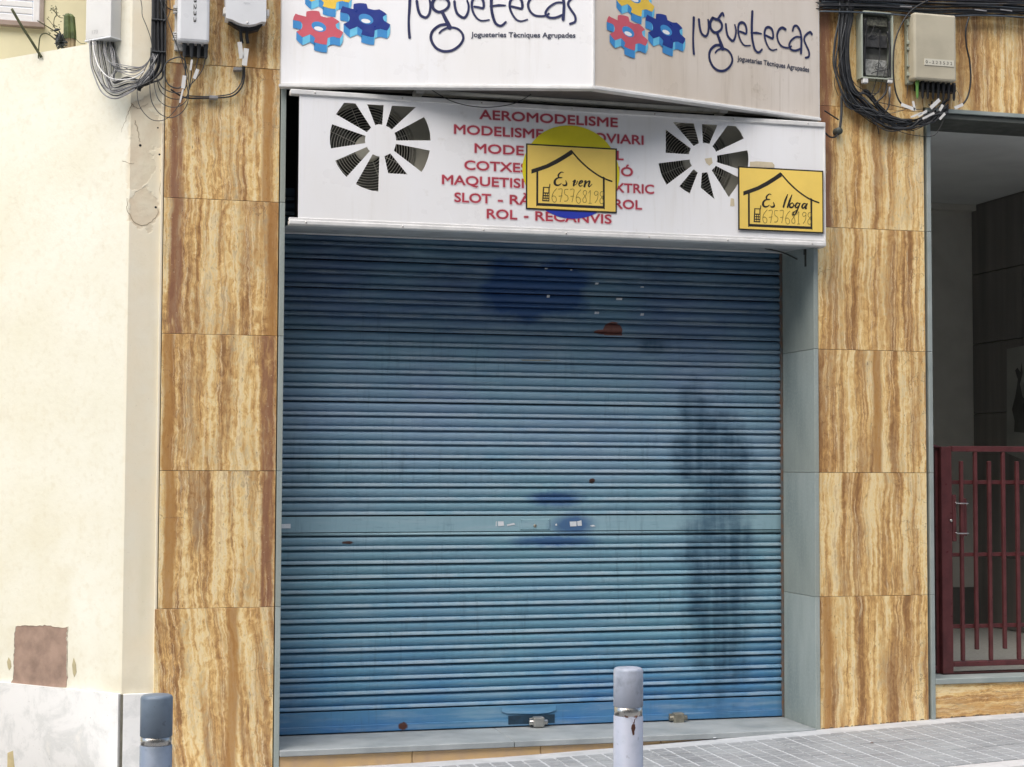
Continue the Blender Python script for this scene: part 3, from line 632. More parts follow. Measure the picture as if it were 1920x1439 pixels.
scrap([(976, 674.5), (1030, 675), (1034, 677.5), (980, 677)], mat=simple('dry_glue', (.30, .31, .27), .8, .1, 30), Y=YS-.0105)
# bent lip of the bar round the middle padlock
lipm = MB(); pts = [at(a, b, YS-.014) for a, b in ((941, 1335), (950, 1338), (975, 1338.5), (1005, 1339), (1028, 1337), (1043, 1332))]
for i in range(len(pts)-1):
    a, b = pts[i], pts[i+1]; u = Vector((0, .008, .034))
    lipm.add([a, b, b+u, a+u], [(0, 1, 2, 3)]); lipm.add([a+Vector((0, .010, .002)), b+Vector((0, .010, .002)), b, a], [(0, 1, 2, 3)])
lipm.build('bent_lip', BAND, bb, False)
MB().box(at(953, 1350, YS-.014).x, at(1040, 1350, YS-.014).x, YS-.0155, YS-.0135, ZS+.020, at(1000, 1341, YS-.014).z).build('slot', simple('dark_slot', (.015, .05, .09), .6, .2, 20), bb)

def padlock(px, py, label, mat):
    P = at(px, py, YS-.05)
    t_ = thing('padlock', label, 'padlock', (P.x, YS-.05, P.z-.03), 'padlocks holding down the shutter')
    X, Y, Z = P.x, YS-.055, P.z
    MB().box(X-.036, X+.036, Y-.026, Y+.026, Z-.034, Z+.030, 0, .008).build('lock_body', mat, t_)
    MB().lathe([(.0001, -.062), (.016, -.061), (.018, -.055), (.018, .055), (.016, .061), (.0001, .062)], (X, Y, Z-.004), 18, 0, 'x').build('lock_bolt', STEEL if mat is not BRASS else mat, t_)
    MB().box(X-.05, X+.05, Y+.024, Y+.055, Z-.025, Z+.018, 0, .003).build('hasp', mat, t_)
padlock(1009, 1353, 'grey metal padlock under the bent slot at the middle of the blue shutter', simple('worn_zinc', (.42, .42, .40), .4, .15, 20, .1, metal=.6))
padlock(1271, 1345, 'greenish padlock at the foot of the shutter, right of the front bollard', BRASS)

# ------------------------------------------------------------------ text and strokes
def text_mesh(s, bold=0.0):
    cu = bpy.data.curves.new('t', 'FONT'); cu.body = s; cu.size = 1; cu.offset = bold; cu.resolution_u = 4; cu.fill_mode = 'FRONT'
    ob = bpy.data.objects.new('t', cu); COL.objects.link(ob); dg = bpy.context.evaluated_depsgraph_get()
    me = bpy.data.meshes.new_from_object(ob.evaluated_get(dg)); COL.objects.unlink(ob); bpy.data.objects.remove(ob); bpy.data.curves.remove(cu)
    return me
def fit_text(s, u0, u1, v0, cap, bold, conv, name, mat, parent, base_letters=None):
    me = text_mesh(s, bold); me.name = name
    xs = [v.co.x for v in me.vertices]; a, b = min(xs), max(xs)
    ref = text_mesh('H', bold); hz = max(v.co.y for v in ref.vertices); h0 = min(v.co.y for v in ref.vertices); bpy.data.meshes.remove(ref)
    for v in me.vertices:
        v.co = conv(u0+(v.co.x-a)/(b-a)*(u1-u0), v0+(v.co.y-h0)/(hz-h0)*cap)
    me.materials.clear(); me.materials.append(mat)
    o = link(name, me, None, parent); return o
def ribbon(pts, wid, conv, d0, mb, mi=0, k=6):
    """flat pen stroke: pts 2D, wid scalar or (start, mid, end)"""
    P = catmull([Vector((p[0], p[1], 0)) for p in pts], k) if len(pts) > 2 else [Vector((p[0], p[1], 0)) for p in pts]
    m = len(P); vs = []
    W_ = []
    for i in range(m):
        t = i/(m-1)
        W_.append(wid if not isinstance(wid, tuple) else (wid[0]+(wid[1]-wid[0])*t*2 if t < .5 else wid[1]+(wid[2]-wid[1])*(t*2-1)))
    for i in range(m):
        T = (P[min(i+1, m-1)]-P[max(i-1, 0)]).normalized(); n_ = Vector((-T.y, T.x, 0)); d = d0+.00035*i/m
        a = P[i]+n_*W_[i]/2; b = P[i]-n_*W_[i]/2
        vs += [conv(a.x, a.y, d), conv(b.x, b.y, d)]
    mb.add(vs, [(2*i, 2*i+1, 2*i+3, 2*i+2) for i in range(m-1)], mi)
    for e, Pp, sgn in ((0, P[0], -1), (m-1, P[-1], 1)):
        r = W_[e]/2*1.02; c = [conv(Pp.x+r*math.cos(q*math.pi/4), Pp.y+r*math.sin(q*math.pi/4), d0+.0005) for q in range(8)]
        mb.add(c, [tuple(range(8))], mi)

# ------------------------------------------------------------------ upper sign (two faces meeting at a fold)
YA = -.50
UL = at(526, 160, -.05); UR = at(1537, 220, -.05)
AP = at(1113, 164, YA)
zU = (UL.z+UR.z+AP.z)/3; ZU1 = zU+.86
PL, PA, PR = Vector((UL.x, -.05, 0)), Vector((AP.x, YA, 0)), Vector((UR.x, -.05, 0))
US = thing('upper_shop_sign', 'white two-faced shop sign folded outward with gears and blue handwritten name, above everything', 'sign', (PA.x, -.2, zU))
def face_frame(P0, P1):
    e = (P1-P0); L = e.length; e = e/L; nn = Vector((e.y, -e.x, 0))
    if nn.y > 0: nn = -nn
    return e, nn, L
def facepanel(P0, P1, mat):
    e, nn, L = face_frame(P0, P1)
    MB().obox(P0-nn*.006+Vector((0, 0, zU+.006)), e*L, Vector((0, 0, ZU1-zU-.012)), nn*.005).build('face_panel', mat, US)
    MB().obox(P0-nn*.05-e*.010*(1 if P0 is PL else 0)+Vector((0, 0, zU-.018)), e*(L+(.006 if P0 is PL else .004)), Vector((0, 0, .018)), nn*.062, c=.003).build('frame_rail', ALU, US)
    MB().obox(P0-nn*.05+Vector((0, 0, zU-.0)), e*L, Vector((0, 0, .007)), nn*.055, c=.002).build('frame_lip', ALU, US)
    MB().obox(P0-nn*.05+Vector((0, 0, ZU1)), e*L, Vector((0, 0, .03)), nn*.06, c=.003).build('frame_rail', ALU, US)
facepanel(PL, PA, ACRY); facepanel(PA, PR, ACRY_SHADED)
MB().slab([(PL.x, PL.y), (PA.x, PA.y+.03), (PR.x, PR.y), (PR.x, .0), (PL.x, .0)], [], .004, lambda u, v, d: Vector((u, v, zU+.003+d))).build('bottom_sheet', simple('brown_grey_sheet', (.13, .12, .11), .6, .1, 6), US)
for q_ in (PR.x-.004, PL.x): MB().box(q_, q_+.004, PL.y, .0, zU, ZU1).build('end_sheet', ALU, US)
MB().box(PA.x-.006, PA.x+.006, PA.y-.008, PA.y+.01, zU-.016, ZU1, 0, .002).build('corner_trim', ALU, US)

eL, nL, LL = face_frame(PL, PA); eR, nR, LR = face_frame(PA, PR)
def px2face(px, py, P0, e, nn):
    P = atp(px, py, P0, nn); return ((P-P0).dot(e), P.z-zU)
def convF(P0, e, nn): return lambda u, v, d=0.0: P0+e*u+Vector((0, 0, zU+v))+nn*(.0012+d)
# gears traced from the left face, script traced from the right face, then printed on both
gear = [(155, 168), (190, 182), (225, 190), (255, 199), (283, 205), (283, 170), (287, 143), (320, 136), (360, 133), (400, 135), (440, 142), (448, 168), (457, 197), (495, 207), (530, 215), (560, 213), (595, 208), (630, 228), (660, 248), (683, 268), (660, 282), (637, 298), (640, 325), (652, 345), (690, 368), (725, 390), (715, 425), (690, 462), (650, 455), (610, 443), (570, 450), (540, 462), (536, 500), (530, 540), (490, 538), (440, 528), (405, 518), (377, 508), (386, 480), (390, 462), (362, 435), (330, 415), (300, 428), (240, 452), (200, 420), (165, 383), (195, 370), (228, 350), (238, 325), (236, 300), (225, 272), (200, 258), (160, 250), (124, 243), (135, 205)]
gz = lambda x, y: (530+x/6.4, y/6.4)
shift = {'red': (0, 0), 'navy': (566, -92), 'yellow': (105, -428)}
gearU = [px2face(*gz(x, y), PL, eL, nL) for x, y in gear]
hole = [px2face(*gz(435+92*math.cos(a)*math.cos(.35)-58*math.sin(a)*math.sin(.35), 325+92*math.cos(a)*math.sin(.35)+58*math.sin(a)*math.cos(.35)), PL, eL, nL) for a in [2*math.pi*i/20 for i in range(20)]]
o0 = px2face(*gz(0, 0), PL, eL, nL); oN = px2face(*gz(*shift['navy']), PL, eL, nL); oY = px2face(*gz(*shift['yellow']), PL, eL, nL)
down = px2face(*gz(0, 95), PL, eL, nL)[1]-o0[1]
# design origin on the right face so that the red gear sits where the photo shows it
rgR = px2face(1137, 45, PA, eR, nR)[0]; rgL = min(p[0] for p in gearU)
zR = px2face(1180, 108, PA, eR, nR)[1]; zL_ = px2face(*gz(480, 632), PL, eL, nL)[1]
scr_px = {  # from a zoom of the right face (x/7.385+1280, y/7.385+10)
 'j': ([(152, 175), (148, 300), (143, 430), (145, 560), (153, 675)], (26, 20, 24)),
 'u': ([(222, 200), (235, 310), (262, 395), (315, 432), (348, 385), (358, 290), (350, 205)], (24, 22, 18)),
 'g': ([(412, 180), (380, 240), (385, 320), (430, 375), (480, 375), (530, 335), (540, 270), (505, 210), (455, 195), (412, 178)], (28, 22, 26)),
 'g2': ([(455, 205), (490, 185), (515, 150), (548, 110), (565, 150)], (18, 24, 18)),
 'g3': ([(475, 385), (505, 470), (530, 540), (550, 600)], (26, 32, 40)),
 'g4': ([(520, 555), (450, 560), (385, 620), (365, 700), (385, 790), (430, 865), (500, 908), (580, 905), (650, 850), (685, 770), (670, 690), (620, 625), (545, 600), (480, 625), (450, 660)], (24, 22, 16)),
 'v': ([(595, 265), (605, 360), (630, 440), (690, 495), (725, 440), (735, 350), (720, 275)], (22, 22, 16)),
 'e': ([(790, 365), (830, 380), (875, 395), (880, 330), (860, 265), (820, 240), (780, 260), (765, 320), (775, 420), (810, 510), (860, 560), (935, 560)], (18, 24, 12)),
 't': ([(962, 90), (955, 250), (955, 400), (970, 520), (1000, 620), (1050, 655), (1095, 615)], (26, 24, 18)),
 't2': ([(945, 385), (1020, 385), (1090, 397)], (14, 22, 12)),
 'f': ([(1150, 420), (1200, 445), (1245, 460), (1250, 400), (1230, 330), (1185, 305), (1145, 330), (1130, 400), (1145, 490), (1190, 590), (1240, 625), (1300, 612)], (20, 24, 12)),
 'c': ([(1420, 335), (1375, 312), (1330, 345), (1305, 420), (1325, 510), (1370, 570), (1430, 590), (1480, 590)], (26, 20, 16)),
 'a': ([(1520, 355), (1540, 295), (1580, 290), (1620, 350), (1640, 450), (1640, 560), (1635, 665)], (20, 22, 26)),
 'a2': ([(1640, 450), (1570, 440), (1500, 490), (1470, 560), (1500, 615), (1560, 630), (1630, 605)], (16, 20, 20)),
 'a3': ([(1480, 592), (1500, 570)], 18),
 's': ([(1785, 400), (1760, 375), (1700, 420), (1680, 480), (1710, 560), (1745, 640), (1745, 710), (1700, 730)], (24, 20, 20)),
}
zs = lambda x, y: (1280+x/7.385, 10+y/7.385)
scale_r = px2face(*zs(100, 0), PA, eR, nR)[0]-px2face(*zs(0, 0), PA, eR, nR)[0]
def mid(c, P0, e, nn):
    return None
LSHIFT = (px2face(768, 71, PL, eL, nL)[0]-px2face(*zs(153, 675), PA, eR, nR)[0], px2face(768, 71, PL, eL, nL)[1]-px2face(*zs(153, 675), PA, eR, nR)[1])
LSCALE = (px2face(1079, 60, PL, eL, nL)[0]-px2face(768, 60, PL, eL, nL)[0])/(px2face(*zs(1750, 700), PA, eR, nR)[0]-px2face(*zs(153, 675), PA, eR, nR)[0])
def print_design(P0, e, nn, du, dv, right):
    cv = convF(P0, e, nn)
    for name, (sx, sy), matg in (('yellow', oY, GYEL), ('navy', oN, GBLU), ('red', o0, GRED)):
        ox, oz = sx-o0[0]+du, sy-o0[1]+dv
        pl = [(u+ox, v+oz) for u, v in gearU]; hl_ = [(u+ox, v+oz) for u, v in hole]
        zo = {'yellow': 0.0, 'navy': .0012, 'red': .0024}[name]
        mb = MB(); area = sum(a[0]*b[1]-b[0]*a[1] for a, b in zip(pl, pl[1:]+pl[:1]))
        sgn = 1 if area > 0 else -1
        for i, (a, b) in enumerate(zip(pl, pl[1:]+pl[:1])):
            nx, nz = sgn*(b[1]-a[1]), -sgn*(b[0]-a[0])
            if nz < 0 or abs(nx) > abs(nz)*2.5:
                L_ = math.hypot(nx, nz) or 1
                mi = 2 if (nx/L_ > .25 and nz < .3*L_) or nx/L_ < -.85 else 1
                if nz >= 0: continue
                mb.add([cv(a[0], a[1], zo+.0001*(i % 3)), cv(b[0], b[1], zo+.0001*(i % 3)), cv(b[0], b[1]+down, zo+.0001*(i % 3)), cv(a[0], a[1]+down, zo+.0001*(i % 3))], [(0, 1, 2, 3)], mi)
        mb.slab(pl, [], 0, lambda u, v, d: cv(u, v, zo+.0006), 0)
        mb.slab(hl_, [], 0, lambda u, v, d: cv(u, v, zo+.0008), 1)
        hw_ = [(u+(0 if True else 0), v) for u, v in hl_]
        cxh = sum(u for u, v in hl_)/len(hl_); czh = sum(v for u, v in hl_)/len(hl_)
        wp = [(cxh+(u-cxh)*.62-.001, czh-.012+(v-czh)*.42) for u, v in hl_]
        mb.slab(wp, [], 0, lambda u, v, d: cv(u, v, zo+.0010), 3)
        mb.build('gear_print', [matg, CYB, CYA, ACRY], US)
    mb = MB(); i = 0
    for key, (pts, wd_) in scr_px.items():
        P = [px2face(*zs(x, y), PA, eR, nR) for x, y in pts]; k = scale_r/100
        if not right:
            r0 = px2face(*zs(153, 675), PA, eR, nR)
            P = [(r0[0]+LSHIFT[0]+(u-r0[0])*LSCALE, v+LSHIFT[1]) for u, v in P]; 
        wd2 = tuple(w*k*1.3 for w in wd_) if isinstance(wd_, tuple) else wd_*k*1.3
        i += 1; ribbon(P, wd2, cv, .0004+.0003*(i % 5), mb)
    mb.build('handwritten_name', NAVY, US, False)
print_design(PL, eL, nL, 0, 0, False)
print_design(PA, eR, nR, rgR-rgL, zR-zL_, True)
def face_text(s, pa, pb, cap, P0, e, nn):
    a = px2face(*pa, P0, e, nn); b = px2face(*pb, P0, e, nn); cv = convF(P0, e, nn)
    fit_text(s, a[0], b[0], (a[1]+b[1])/2, cap, .022, lambda u, v: cv(u, v, .0006), 'subtitle_print', GREY_T, US)
face_text('Jogueteries Tècniques Agrupades', (883, 70.5), (1079, 70.8), .031, PL, eL, nL)
face_text('Jogueteries Tècniques Agrupades', (1382, 116), (1517, 134), .033, PA, eR, nR)

# ------------------------------------------------------------------ lower sign
YF = -.15
zb0 = at(1000, 433-5, YF).z; LB = at(1300, 437, YF); 
ztopL = at(900, 199, YF).z; zbotL = at(900, 425, YF).z
LS = thing('lower_shop_sign', 'flat white shop sign with red hobby list and two fan-shaped cutouts above the shutter', 'sign', (2.8, YF, zbotL))
xa, xb = at(560, 300, YF).x, at(1546, 300, YF).x; xr0 = at(543, 300, YF).x
fanL = [[(215, 250), (325, 93), (480, 103), (690, 430), (632, 490)], [(637, 115), (860, 127), (840, 390), (790, 385), (745, 395)], [(973, 133), (1295, 150), (968, 455), (930, 425), (890, 405)],
 [(1405, 285), (1440, 350), (1460, 400), (1485, 500), (1493, 603), (1030, 603), (1022, 550), (1005, 500)], [(1025, 648), (1483, 738), (1465, 820), (1440, 890), (1410, 965), (1370, 1028), (995, 740), (1012, 700)],
 [(950, 778), (1180, 1060), (920, 1045), (870, 815)], [(713, 785), (755, 808), (803, 820), (788, 1290), (700, 1280), (620, 1255), (550, 1228), (483, 1190)],
 [(635, 688), (650, 720), (675, 745), (358, 1095), (310, 1045), (270, 990), (235, 935), (207, 875)], [(163, 383), (615, 540), (608, 590), (612, 638), (148, 710), (135, 650), (133, 590), (138, 480)]]
fanR = [[(210, 180), (470, 378), (455, 410), (450, 437), (210, 422)], [(283, 105), (500, 120), (553, 322), (525, 335), (497, 352)], [(583, 127), (742, 135), (660, 330), (625, 322), (592, 320)],
 [(845, 142), (933, 147), (985, 215), (1013, 275), (728, 410), (712, 380), (690, 355)], [(1050, 395), (1060, 440), (1063, 490), (1058, 560), (1045, 615), (735, 518), (740, 485), (738, 450)],
 [(725, 555), (990, 690), (925, 790), (860, 880), (683, 602), (705, 582)], [(640, 622), (713, 900), (640, 840), (570, 780), (582, 628)],
 [(497, 590), (518, 608), (540, 625), (458, 842), (400, 805), (350, 768)], [(455, 490), (462, 525), (480, 555), (220, 750), (190, 700), (165, 650), (148, 590), (135, 530)]]
def fp(l, s, ox, oy): return [(lambda P: (P.x, P.z))(at(ox+x/s, oy+y/s, YF)) for x, y in l]
holes = [fp(l, 7.196, 600, 180) for l in fanL]+[fp(l, 5.486, 1210, 210) for l in fanR]
ztp = ztopL; zbt = zbotL
MB().slab([(xa, zbt), (xb, zbt), (xb, ztp), (xa, ztp)], holes, .005, lambda u, v, d: Vector((u, YF+d, v))).build('face_panel', ACRY, LS)
MB().box(xr0, xb+.004, YF-.012, YF+.05, ztp, ztp+.030, 0, .005).build('top_rail', ALU, LS)
MB().box(xr0, xb+.004, YF-.014, YF+.05, zbt-.036, zbt-.008, 0, .006).box(xr0, xb+.002, YF-.006, YF+.03, zbt-.009, zbt+.006, 0, .002).build('bottom_rail', ALU, LS)
MB().box(xb-.004, xb+.004, YF-.008, .0, zbt-.03, ztp+.02, 0, .002).build('end_trim', ALU, LS)
MB().add([(xr0, YF+.05, zbt-.032), (2.95, YF+.05, zbt-.032), (2.95, .46, zbt+.004), (xr0, .46, zbt+.004)], [(0, 1, 2, 3)]).build('soffit_sheet', SOFF, LS)
MB().add([(2.955, YF+.05, zbt-.032), (JB-.004, YF+.05, zbt-.032), (JB-.004, .46, zbt+.004), (2.955, .46, zbt+.004)], [(0, 1, 2, 3)]).build('soffit_sheet', SOFF, LS)
MB().box(JB+.03, xb-.004, YF+.05, -.006, zbt-.034, zbt-.028).build('soffit_sheet', SOFF, LS)
MB().box(xr0, JB, .44, .46, zbt-.004, zbt+.018, 0, .002).build('soffit_lip', ALU, LS)
def lc(u, v, d=0.0): return Vector((u, YF-.001-d, v))
LINES = [('AEROMODELISME', (899.3, 224), (1157.6, 237.8)), ('MODELISME', (851.5, 251.7), (1018, 259.5)), ('OVIARI', (1113.6, 266), (1206, 271.8)), ('MODE', (890, 287), (981.5, 291)), ('L', (1156.5, 300), (1168.4, 300.6)),
 ('COTXES', (871, 318.3), (989, 324)), ('IÓ', (1158, 330), (1186.2, 331)), ('MAQUETISM', (829, 346), (998, 353)), ('XTRIC', (1151, 360.5), (1225.5, 363.5)),
 ('SLOT', (852.4, 378.8), (920, 381.6)), ('-', (934, 382.3), (942, 382.7)), ('RÀ', (956, 383), (996, 384.8)), ('ROL', (1152, 391), (1203, 393.3)), ('ROL', (913, 409.3), (969, 412)), ('-', (983, 412.5), (990, 412.8)), ('RECANVIS', (1004, 413.3), (1146, 420))]
for s_, a, b in LINES:
    A_, B_ = at(*a, YF), at(*b, YF); z_ = (A_.z+B_.z)/2
    for rad, nn_, d0_, mt, nm in ((.0075, 8, 0.0, PINK, 'lettering_halo'), (.0022, 5, .0009, RED, 'lettering')):
        me = text_mesh(s_, 0.0); xs = [v.co.x for v in me.vertices]; a_, b_ = min(xs), max(xs)
        hz = 0.729; mb = MB(); polys = [list(p.vertices) for p in me.polygons]; co = [v.co.copy() for v in me.vertices]; bpy.data.meshes.remove(me)
        for q in range(nn_+1):
            ox, oz = (0, 0) if q == nn_ else (rad*math.cos(2*math.pi*q/nn_), rad*math.sin(2*math.pi*q/nn_))
            mb.add([lc(A_.x+(c.x-a_)/(b_-a_)*(B_.x-A_.x)+ox, z_+c.y/hz*.058+oz, d0_+.0001*q) for c in co], polys)
        mb.build(nm, mt, LS, False)
for k in range(7):
    for z_, y_ in ((ztp+.015, YF-.012), (zbt-.022, YF-.014)):
        X_ = xr0+.12+k*(xb-xr0-.24)/6+random.uniform(-.03, .03); MB().lathe([(.0001, -.003), (.005, -.0028), (.006, 0)], (X_, y_, z_), 8, 0, 'y').build('screw', STEEL, LS)
# stains on the panel
ST = simple('yellowed_glue', (.66, .57, .40), .5, .08, 20)
def stain(pts, d=.0004): 
    P = [at(a, b, YF) for a, b in pts]; MB().slab([(p.x, p.z) for p in P], [], 0, lambda u, v, dd: lc(u, v, d)).build('glue_stain', ST, LS)
stain([(1406, 304), (1420, 303), (1448, 305), (1452, 310), (1452, 315), (1406, 314)]); stain([(1370, 372), (1376, 373), (1377, 387), (1369, 387)]); stain([(1321, 298), (1334, 296), (1336, 306), (1330, 311), (1324, 306)])

# round sticker, yellow above and blue below
SC = at(1071, 323, YF); RS_ = (at(1161, 323, YF).x-SC.x); RZ = (SC.z-at(1071, 410.5, YF).z)
st = thing('round_sticker', 'round sticker, yellow top and blue bottom, behind the middle yellow poster', 'sticker', (SC.x, YF, SC.z))
def disc(a0, a1): return [(SC.x+RS_*math.cos(a0+(a1-a0)*i/32)*(1+.006*math.sin(i*7)), SC.z+RZ*math.sin(a0+(a1-a0)*i/32)) for i in range(33)]
MB().slab(disc(-.35, math.pi+.35), [], .0006, lambda u, v, d: lc(u, v, .0016+d)).build('yellow_half', YEL, st)
MB().slab(disc(math.pi+.36, 2*math.pi-.36), [], .0006, lambda u, v, d: lc(u, v, .0016+d)).build('blue_half', BLU, st)

# yellow posters
def poster(name, label, corners, s, off, word, y):
    (p0, p1, p2, p3) = [at(a, b, YF-.005) for a, b in corners]      # TL TR BR BL
    x0_, x1_ = (p0.x+p3.x)/2, (p1.x+p2.x)/2; z1_, z0_ = (p0.z+p1.z)/2, (p2.z+p3.z)/2
    w_, h_ = x1_-x0_, z1_-z0_; YP = YF-y
    t_ = thing(name, label, 'poster', (x0_, YP, z0_))
    MB().box(x0_, x1_, YP, YP+.003, z0_, z1_).build('card_edge', INK, t_)
    bw = .009
    MB().box(x0_+bw, x1_-bw, YP-.0012, YP-.0002, z0_+bw, z1_-bw).build('card_face', POST, t_)
    # drawing space: u 0..1168, v 0..(down) as in the close-up of the poster
    HV = 840.
    def cv(u, v, d=0.0): return Vector((x0_+u/1168*w_, YP-.0016-d, z1_-v/HV*h_))
    mb = MB()
    # roof: thick left sweep, thin right sweep
    l1 = [(68, 330), (150, 300), (260, 255), (380, 185), (480, 120), (575, 50)]; l2 = [(590, 108), (500, 170), (400, 235), (280, 300), (170, 345), (68, 385)]
    mb.slab([(a, b) for a, b in l1]+[(597, 70)]+l2, [], 0, lambda u, v, d: cv(u, v))
    ribbon([(582, 70), (680, 175), (800, 280), (930, 365), (1020, 405), (1100, 430)], 20, cv, .0003, mb)
    mb.slab([(130, 340), (155, 340), (155, 778), (130, 802)], [], 0, lambda u, v, d: cv(u, v, .0001))
    mb.slab([(155, 755), (985, 755), (1012, 790), (130, 790)], [], 0, lambda u, v, d: cv(u, v, .00015))
    mb.slab([(985, 372), (1010, 384), (1010, 802), (985, 778)], [], 0, lambda u, v, d: cv(u, v, .0002))
    # mobile phone
    mb.slab([(215, 545), (300, 545), (296, 730), (205, 730)], [[(231, 558), (286, 558), (284, 615), (227, 615)]], 0, lambda u, v, d: cv(u, v, .0003))
    ribbon([(298, 550), (303, 510)], 13, cv, .0006, mb)
    mb.build('house_drawing', INK, t_, False)
    k = MB()
    for i in range(3):
        for j in range(3):
            u, v = 227+i*24-j*2, 632+j*33; k.add([cv(u, v, .0009), cv(u+13, v, .0009), cv(u+12, v+18, .0009), cv(u-1, v+18, .0009)], [(0, 1, 2, 3)])
    k.build('phone_keys', POST, t_, False)
    for wd_ in word:
        mb = MB()
        for i, (pts, w2) in enumerate(wd_): ribbon(pts, tuple(q*1.25+2.5 for q in w2), cv, .0003+.0002*(i % 4), mb)
        mb.build('script_word', INK, t_, False)
    # handwritten number 675768198, zoom units scaled
    D = {'6': [(75, 0), (25, 60), (0, 130), (10, 190), (40, 215), (70, 190), (65, 140), (30, 115), (2, 130)], '7': [(0, 8), (60, 5), (50, 100), (30, 205)], '7b': [(8, 118), (60, 108)],
         '5': [(60, 3), (8, 10), (10, 80), (50, 105), (62, 150), (40, 185), (0, 190)], '8': [(45, 95), (12, 55), (25, 15), (55, 10), (70, 45), (45, 95), (10, 140), (15, 190), (50, 195), (65, 160), (45, 95)],
         '1': [(0, 40), (28, 0), (22, 100), (20, 200)], '1b': [(0, 203), (45, 200)], '9': [(70, 20), (35, 5), (8, 40), (30, 75), (65, 50), (70, 20), (62, 120), (20, 190)]}
    mb = MB(); u = 330
    for ch, wch, yo in zip('675768198', (82, 76, 76, 76, 80, 82, 66, 72, 60), (0, 0, 0, -5, 0, 0, 3, 3, 3)):
        for key in (ch, ch+'b'):
            if key in D: ribbon([(u+a*.78, 560+yo+b*.82) for a, b in D[key]], 7.5, cv, .0003+.0003*random.random(), mb, k=5)
        u += wch
    mb.build('phone_number', PENC, t_, False)
Es = [([(475, 350), (450, 345), (420, 370), (410, 400), (430, 420), (460, 415)], (5, 16, 4)), ([(455, 415), (410, 420), (372, 450), (365, 490), (385, 515), (420, 512), (450, 490)], (6, 24, 4)), ([(505, 450), (515, 480), (512, 505), (480, 515), (468, 500)], (4, 20, 6))]
ven = [([(595, 460), (625, 440), (612, 480), (606, 512)], (4, 20, 14)), ([(606, 512), (640, 490), (655, 450)], (4, 5, 8)), ([(680, 485), (715, 465), (720, 445), (695, 450), (675, 490), (690, 515), (720, 500)], (5, 16, 4)),
       ([(745, 455), (762, 445), (745, 515)], (5, 18, 18)), ([(752, 495), (790, 450), (815, 445), (800, 500), (810, 515), (845, 480)], (4, 16, 4))]
poster('for_sale_poster', 'yellow Es ven card covering the round sticker on the lower sign', [(985.6, 270.6), (1156, 277.5), (1157, 399.3), (986.8, 393.5)], 0, 0, [Es, ven], .0055)
Es2 = [([(u-30, v+4) for u, v in p], w) for p, w in Es]
lloga = [
 ([(672, 340), (640, 420), (612, 512)], (6, 20, 16)), ([(730, 345), (700, 420), (668, 512)], (6, 20, 16)), ([(735, 450), (705, 470), (700, 505), (730, 510), (755, 480), (735, 450)], (8, 18, 6)),
 ([(830, 455), (800, 450), (775, 490), (795, 512), (830, 470)], (8, 18, 6)), ([(842, 450), (810, 530), (775, 600), (745, 605), (755, 575), (800, 540)], (10, 16, 4)), ([(925, 455), (890, 455), (868, 495), (885, 515), (920, 470)], (8, 18, 6)), ([(940, 450), (915, 515), (935, 510)], (10, 18, 5))]
poster('for_rent_poster', 'yellow Es lloga card at the lower right corner of the lower sign', [(1382.8, 313.9), (1542.7, 319.4), (1543.6, 437.9), (1384, 432.4)], 0, 0, [Es2, lloga], .012)

# ------------------------------------------------------------------ condensers behind the cutouts
def condenser(px, py, R_px, label, hubR):
    P = at(px, py, .0); sc = .00318
    t_ = thing('air_conditioner', label, 'air conditioner', (P.x, .1, zbt+.02), 'condensers behind the lower sign')
    R = R_px*sc; Y0 = .02; X, Z = P.x, P.z
    zlo = zbt+.03; zhi = 4.02
    out = [(X-.40, zlo), (X+.48, zlo), (X+.48, zhi), (X-.40, zhi)]
    circ = [(X+R*math.cos(2*math.pi*i/40), Z+R*math.sin(2*math.pi*i/40)) for i in range(40)]
    MB().slab(out, [circ], .006, lambda u, v, d: Vector((u, Y0+d, v))).build('front_panel', CASE, t_)
    MB().box(X-.40, X+.48, Y0+.006, Y0+.30, zlo-.0, zlo+.004).box(X-.40, X-.396, Y0+.006, Y0+.30, zlo, zhi).box(X+.476, X+.48, Y0+.006, Y0+.30, zlo, zhi).box(X-.40, X+.48, Y0+.28, Y0+.30, zlo, zhi).build('case', simple('dark_inside', (.03, .03, .03), .7, .1, 5), t_)
    MB().lathe([(R, -.012), (R+.008, -.008), (R+.008, .03), (R-.006, .10)], (X, Y0, Z), 40, 0, 'y').build('fan_shroud', CASE, t_)
    grille = MB(); r = hubR*sc+.012
    while r < R-.008: grille.ringxz((X, Y0-.016, Z), r, .0023, 44, 0, 4); r += .0165
    for q in range(8):
        a = math.pi/8+q*math.pi/4; grille.tube([(X+hubR*sc*math.cos(a), Y0-.013, Z+hubR*sc*math.sin(a)), (X+R*math.cos(a), Y0-.010, Z+R*math.sin(a))], .0022, 4, spline=False)
    grille.build('grille', WIRE, t_)
    MB().lathe([(.0001, -.024), (hubR*sc*.8, -.024), (hubR*sc, -.018), (hubR*sc, -.012)], (X, Y0, Z), 28, 0, 'y').build('grille_hub', CASE, t_)
    fan = MB()
    for q in range(3):
        a0 = q*2.094+.3
        vs = []
        for i in range(7):
            a = a0+i*.2
            for rr_, yo in ((.05, .10), (R*.9, .06)): vs.append((X+rr_*math.cos(a), Y0+yo+.012*i, Z+rr_*math.sin(a)))
        fan.add(vs, [(2*i, 2*i+1, 2*i+3, 2*i+2) for i in range(6)])
    fan.build('fan_blades', simple('grey_blades', (.10, .10, .09), .5, .1, 5), t_, False)
condenser(690, 279, 91, 'beige air conditioner fan seen through the cutout at the left of the lower sign', 26)
condenser(1300, 304, 82, 'darker air conditioner fan seen through the cutout beside the Es lloga card', 23)

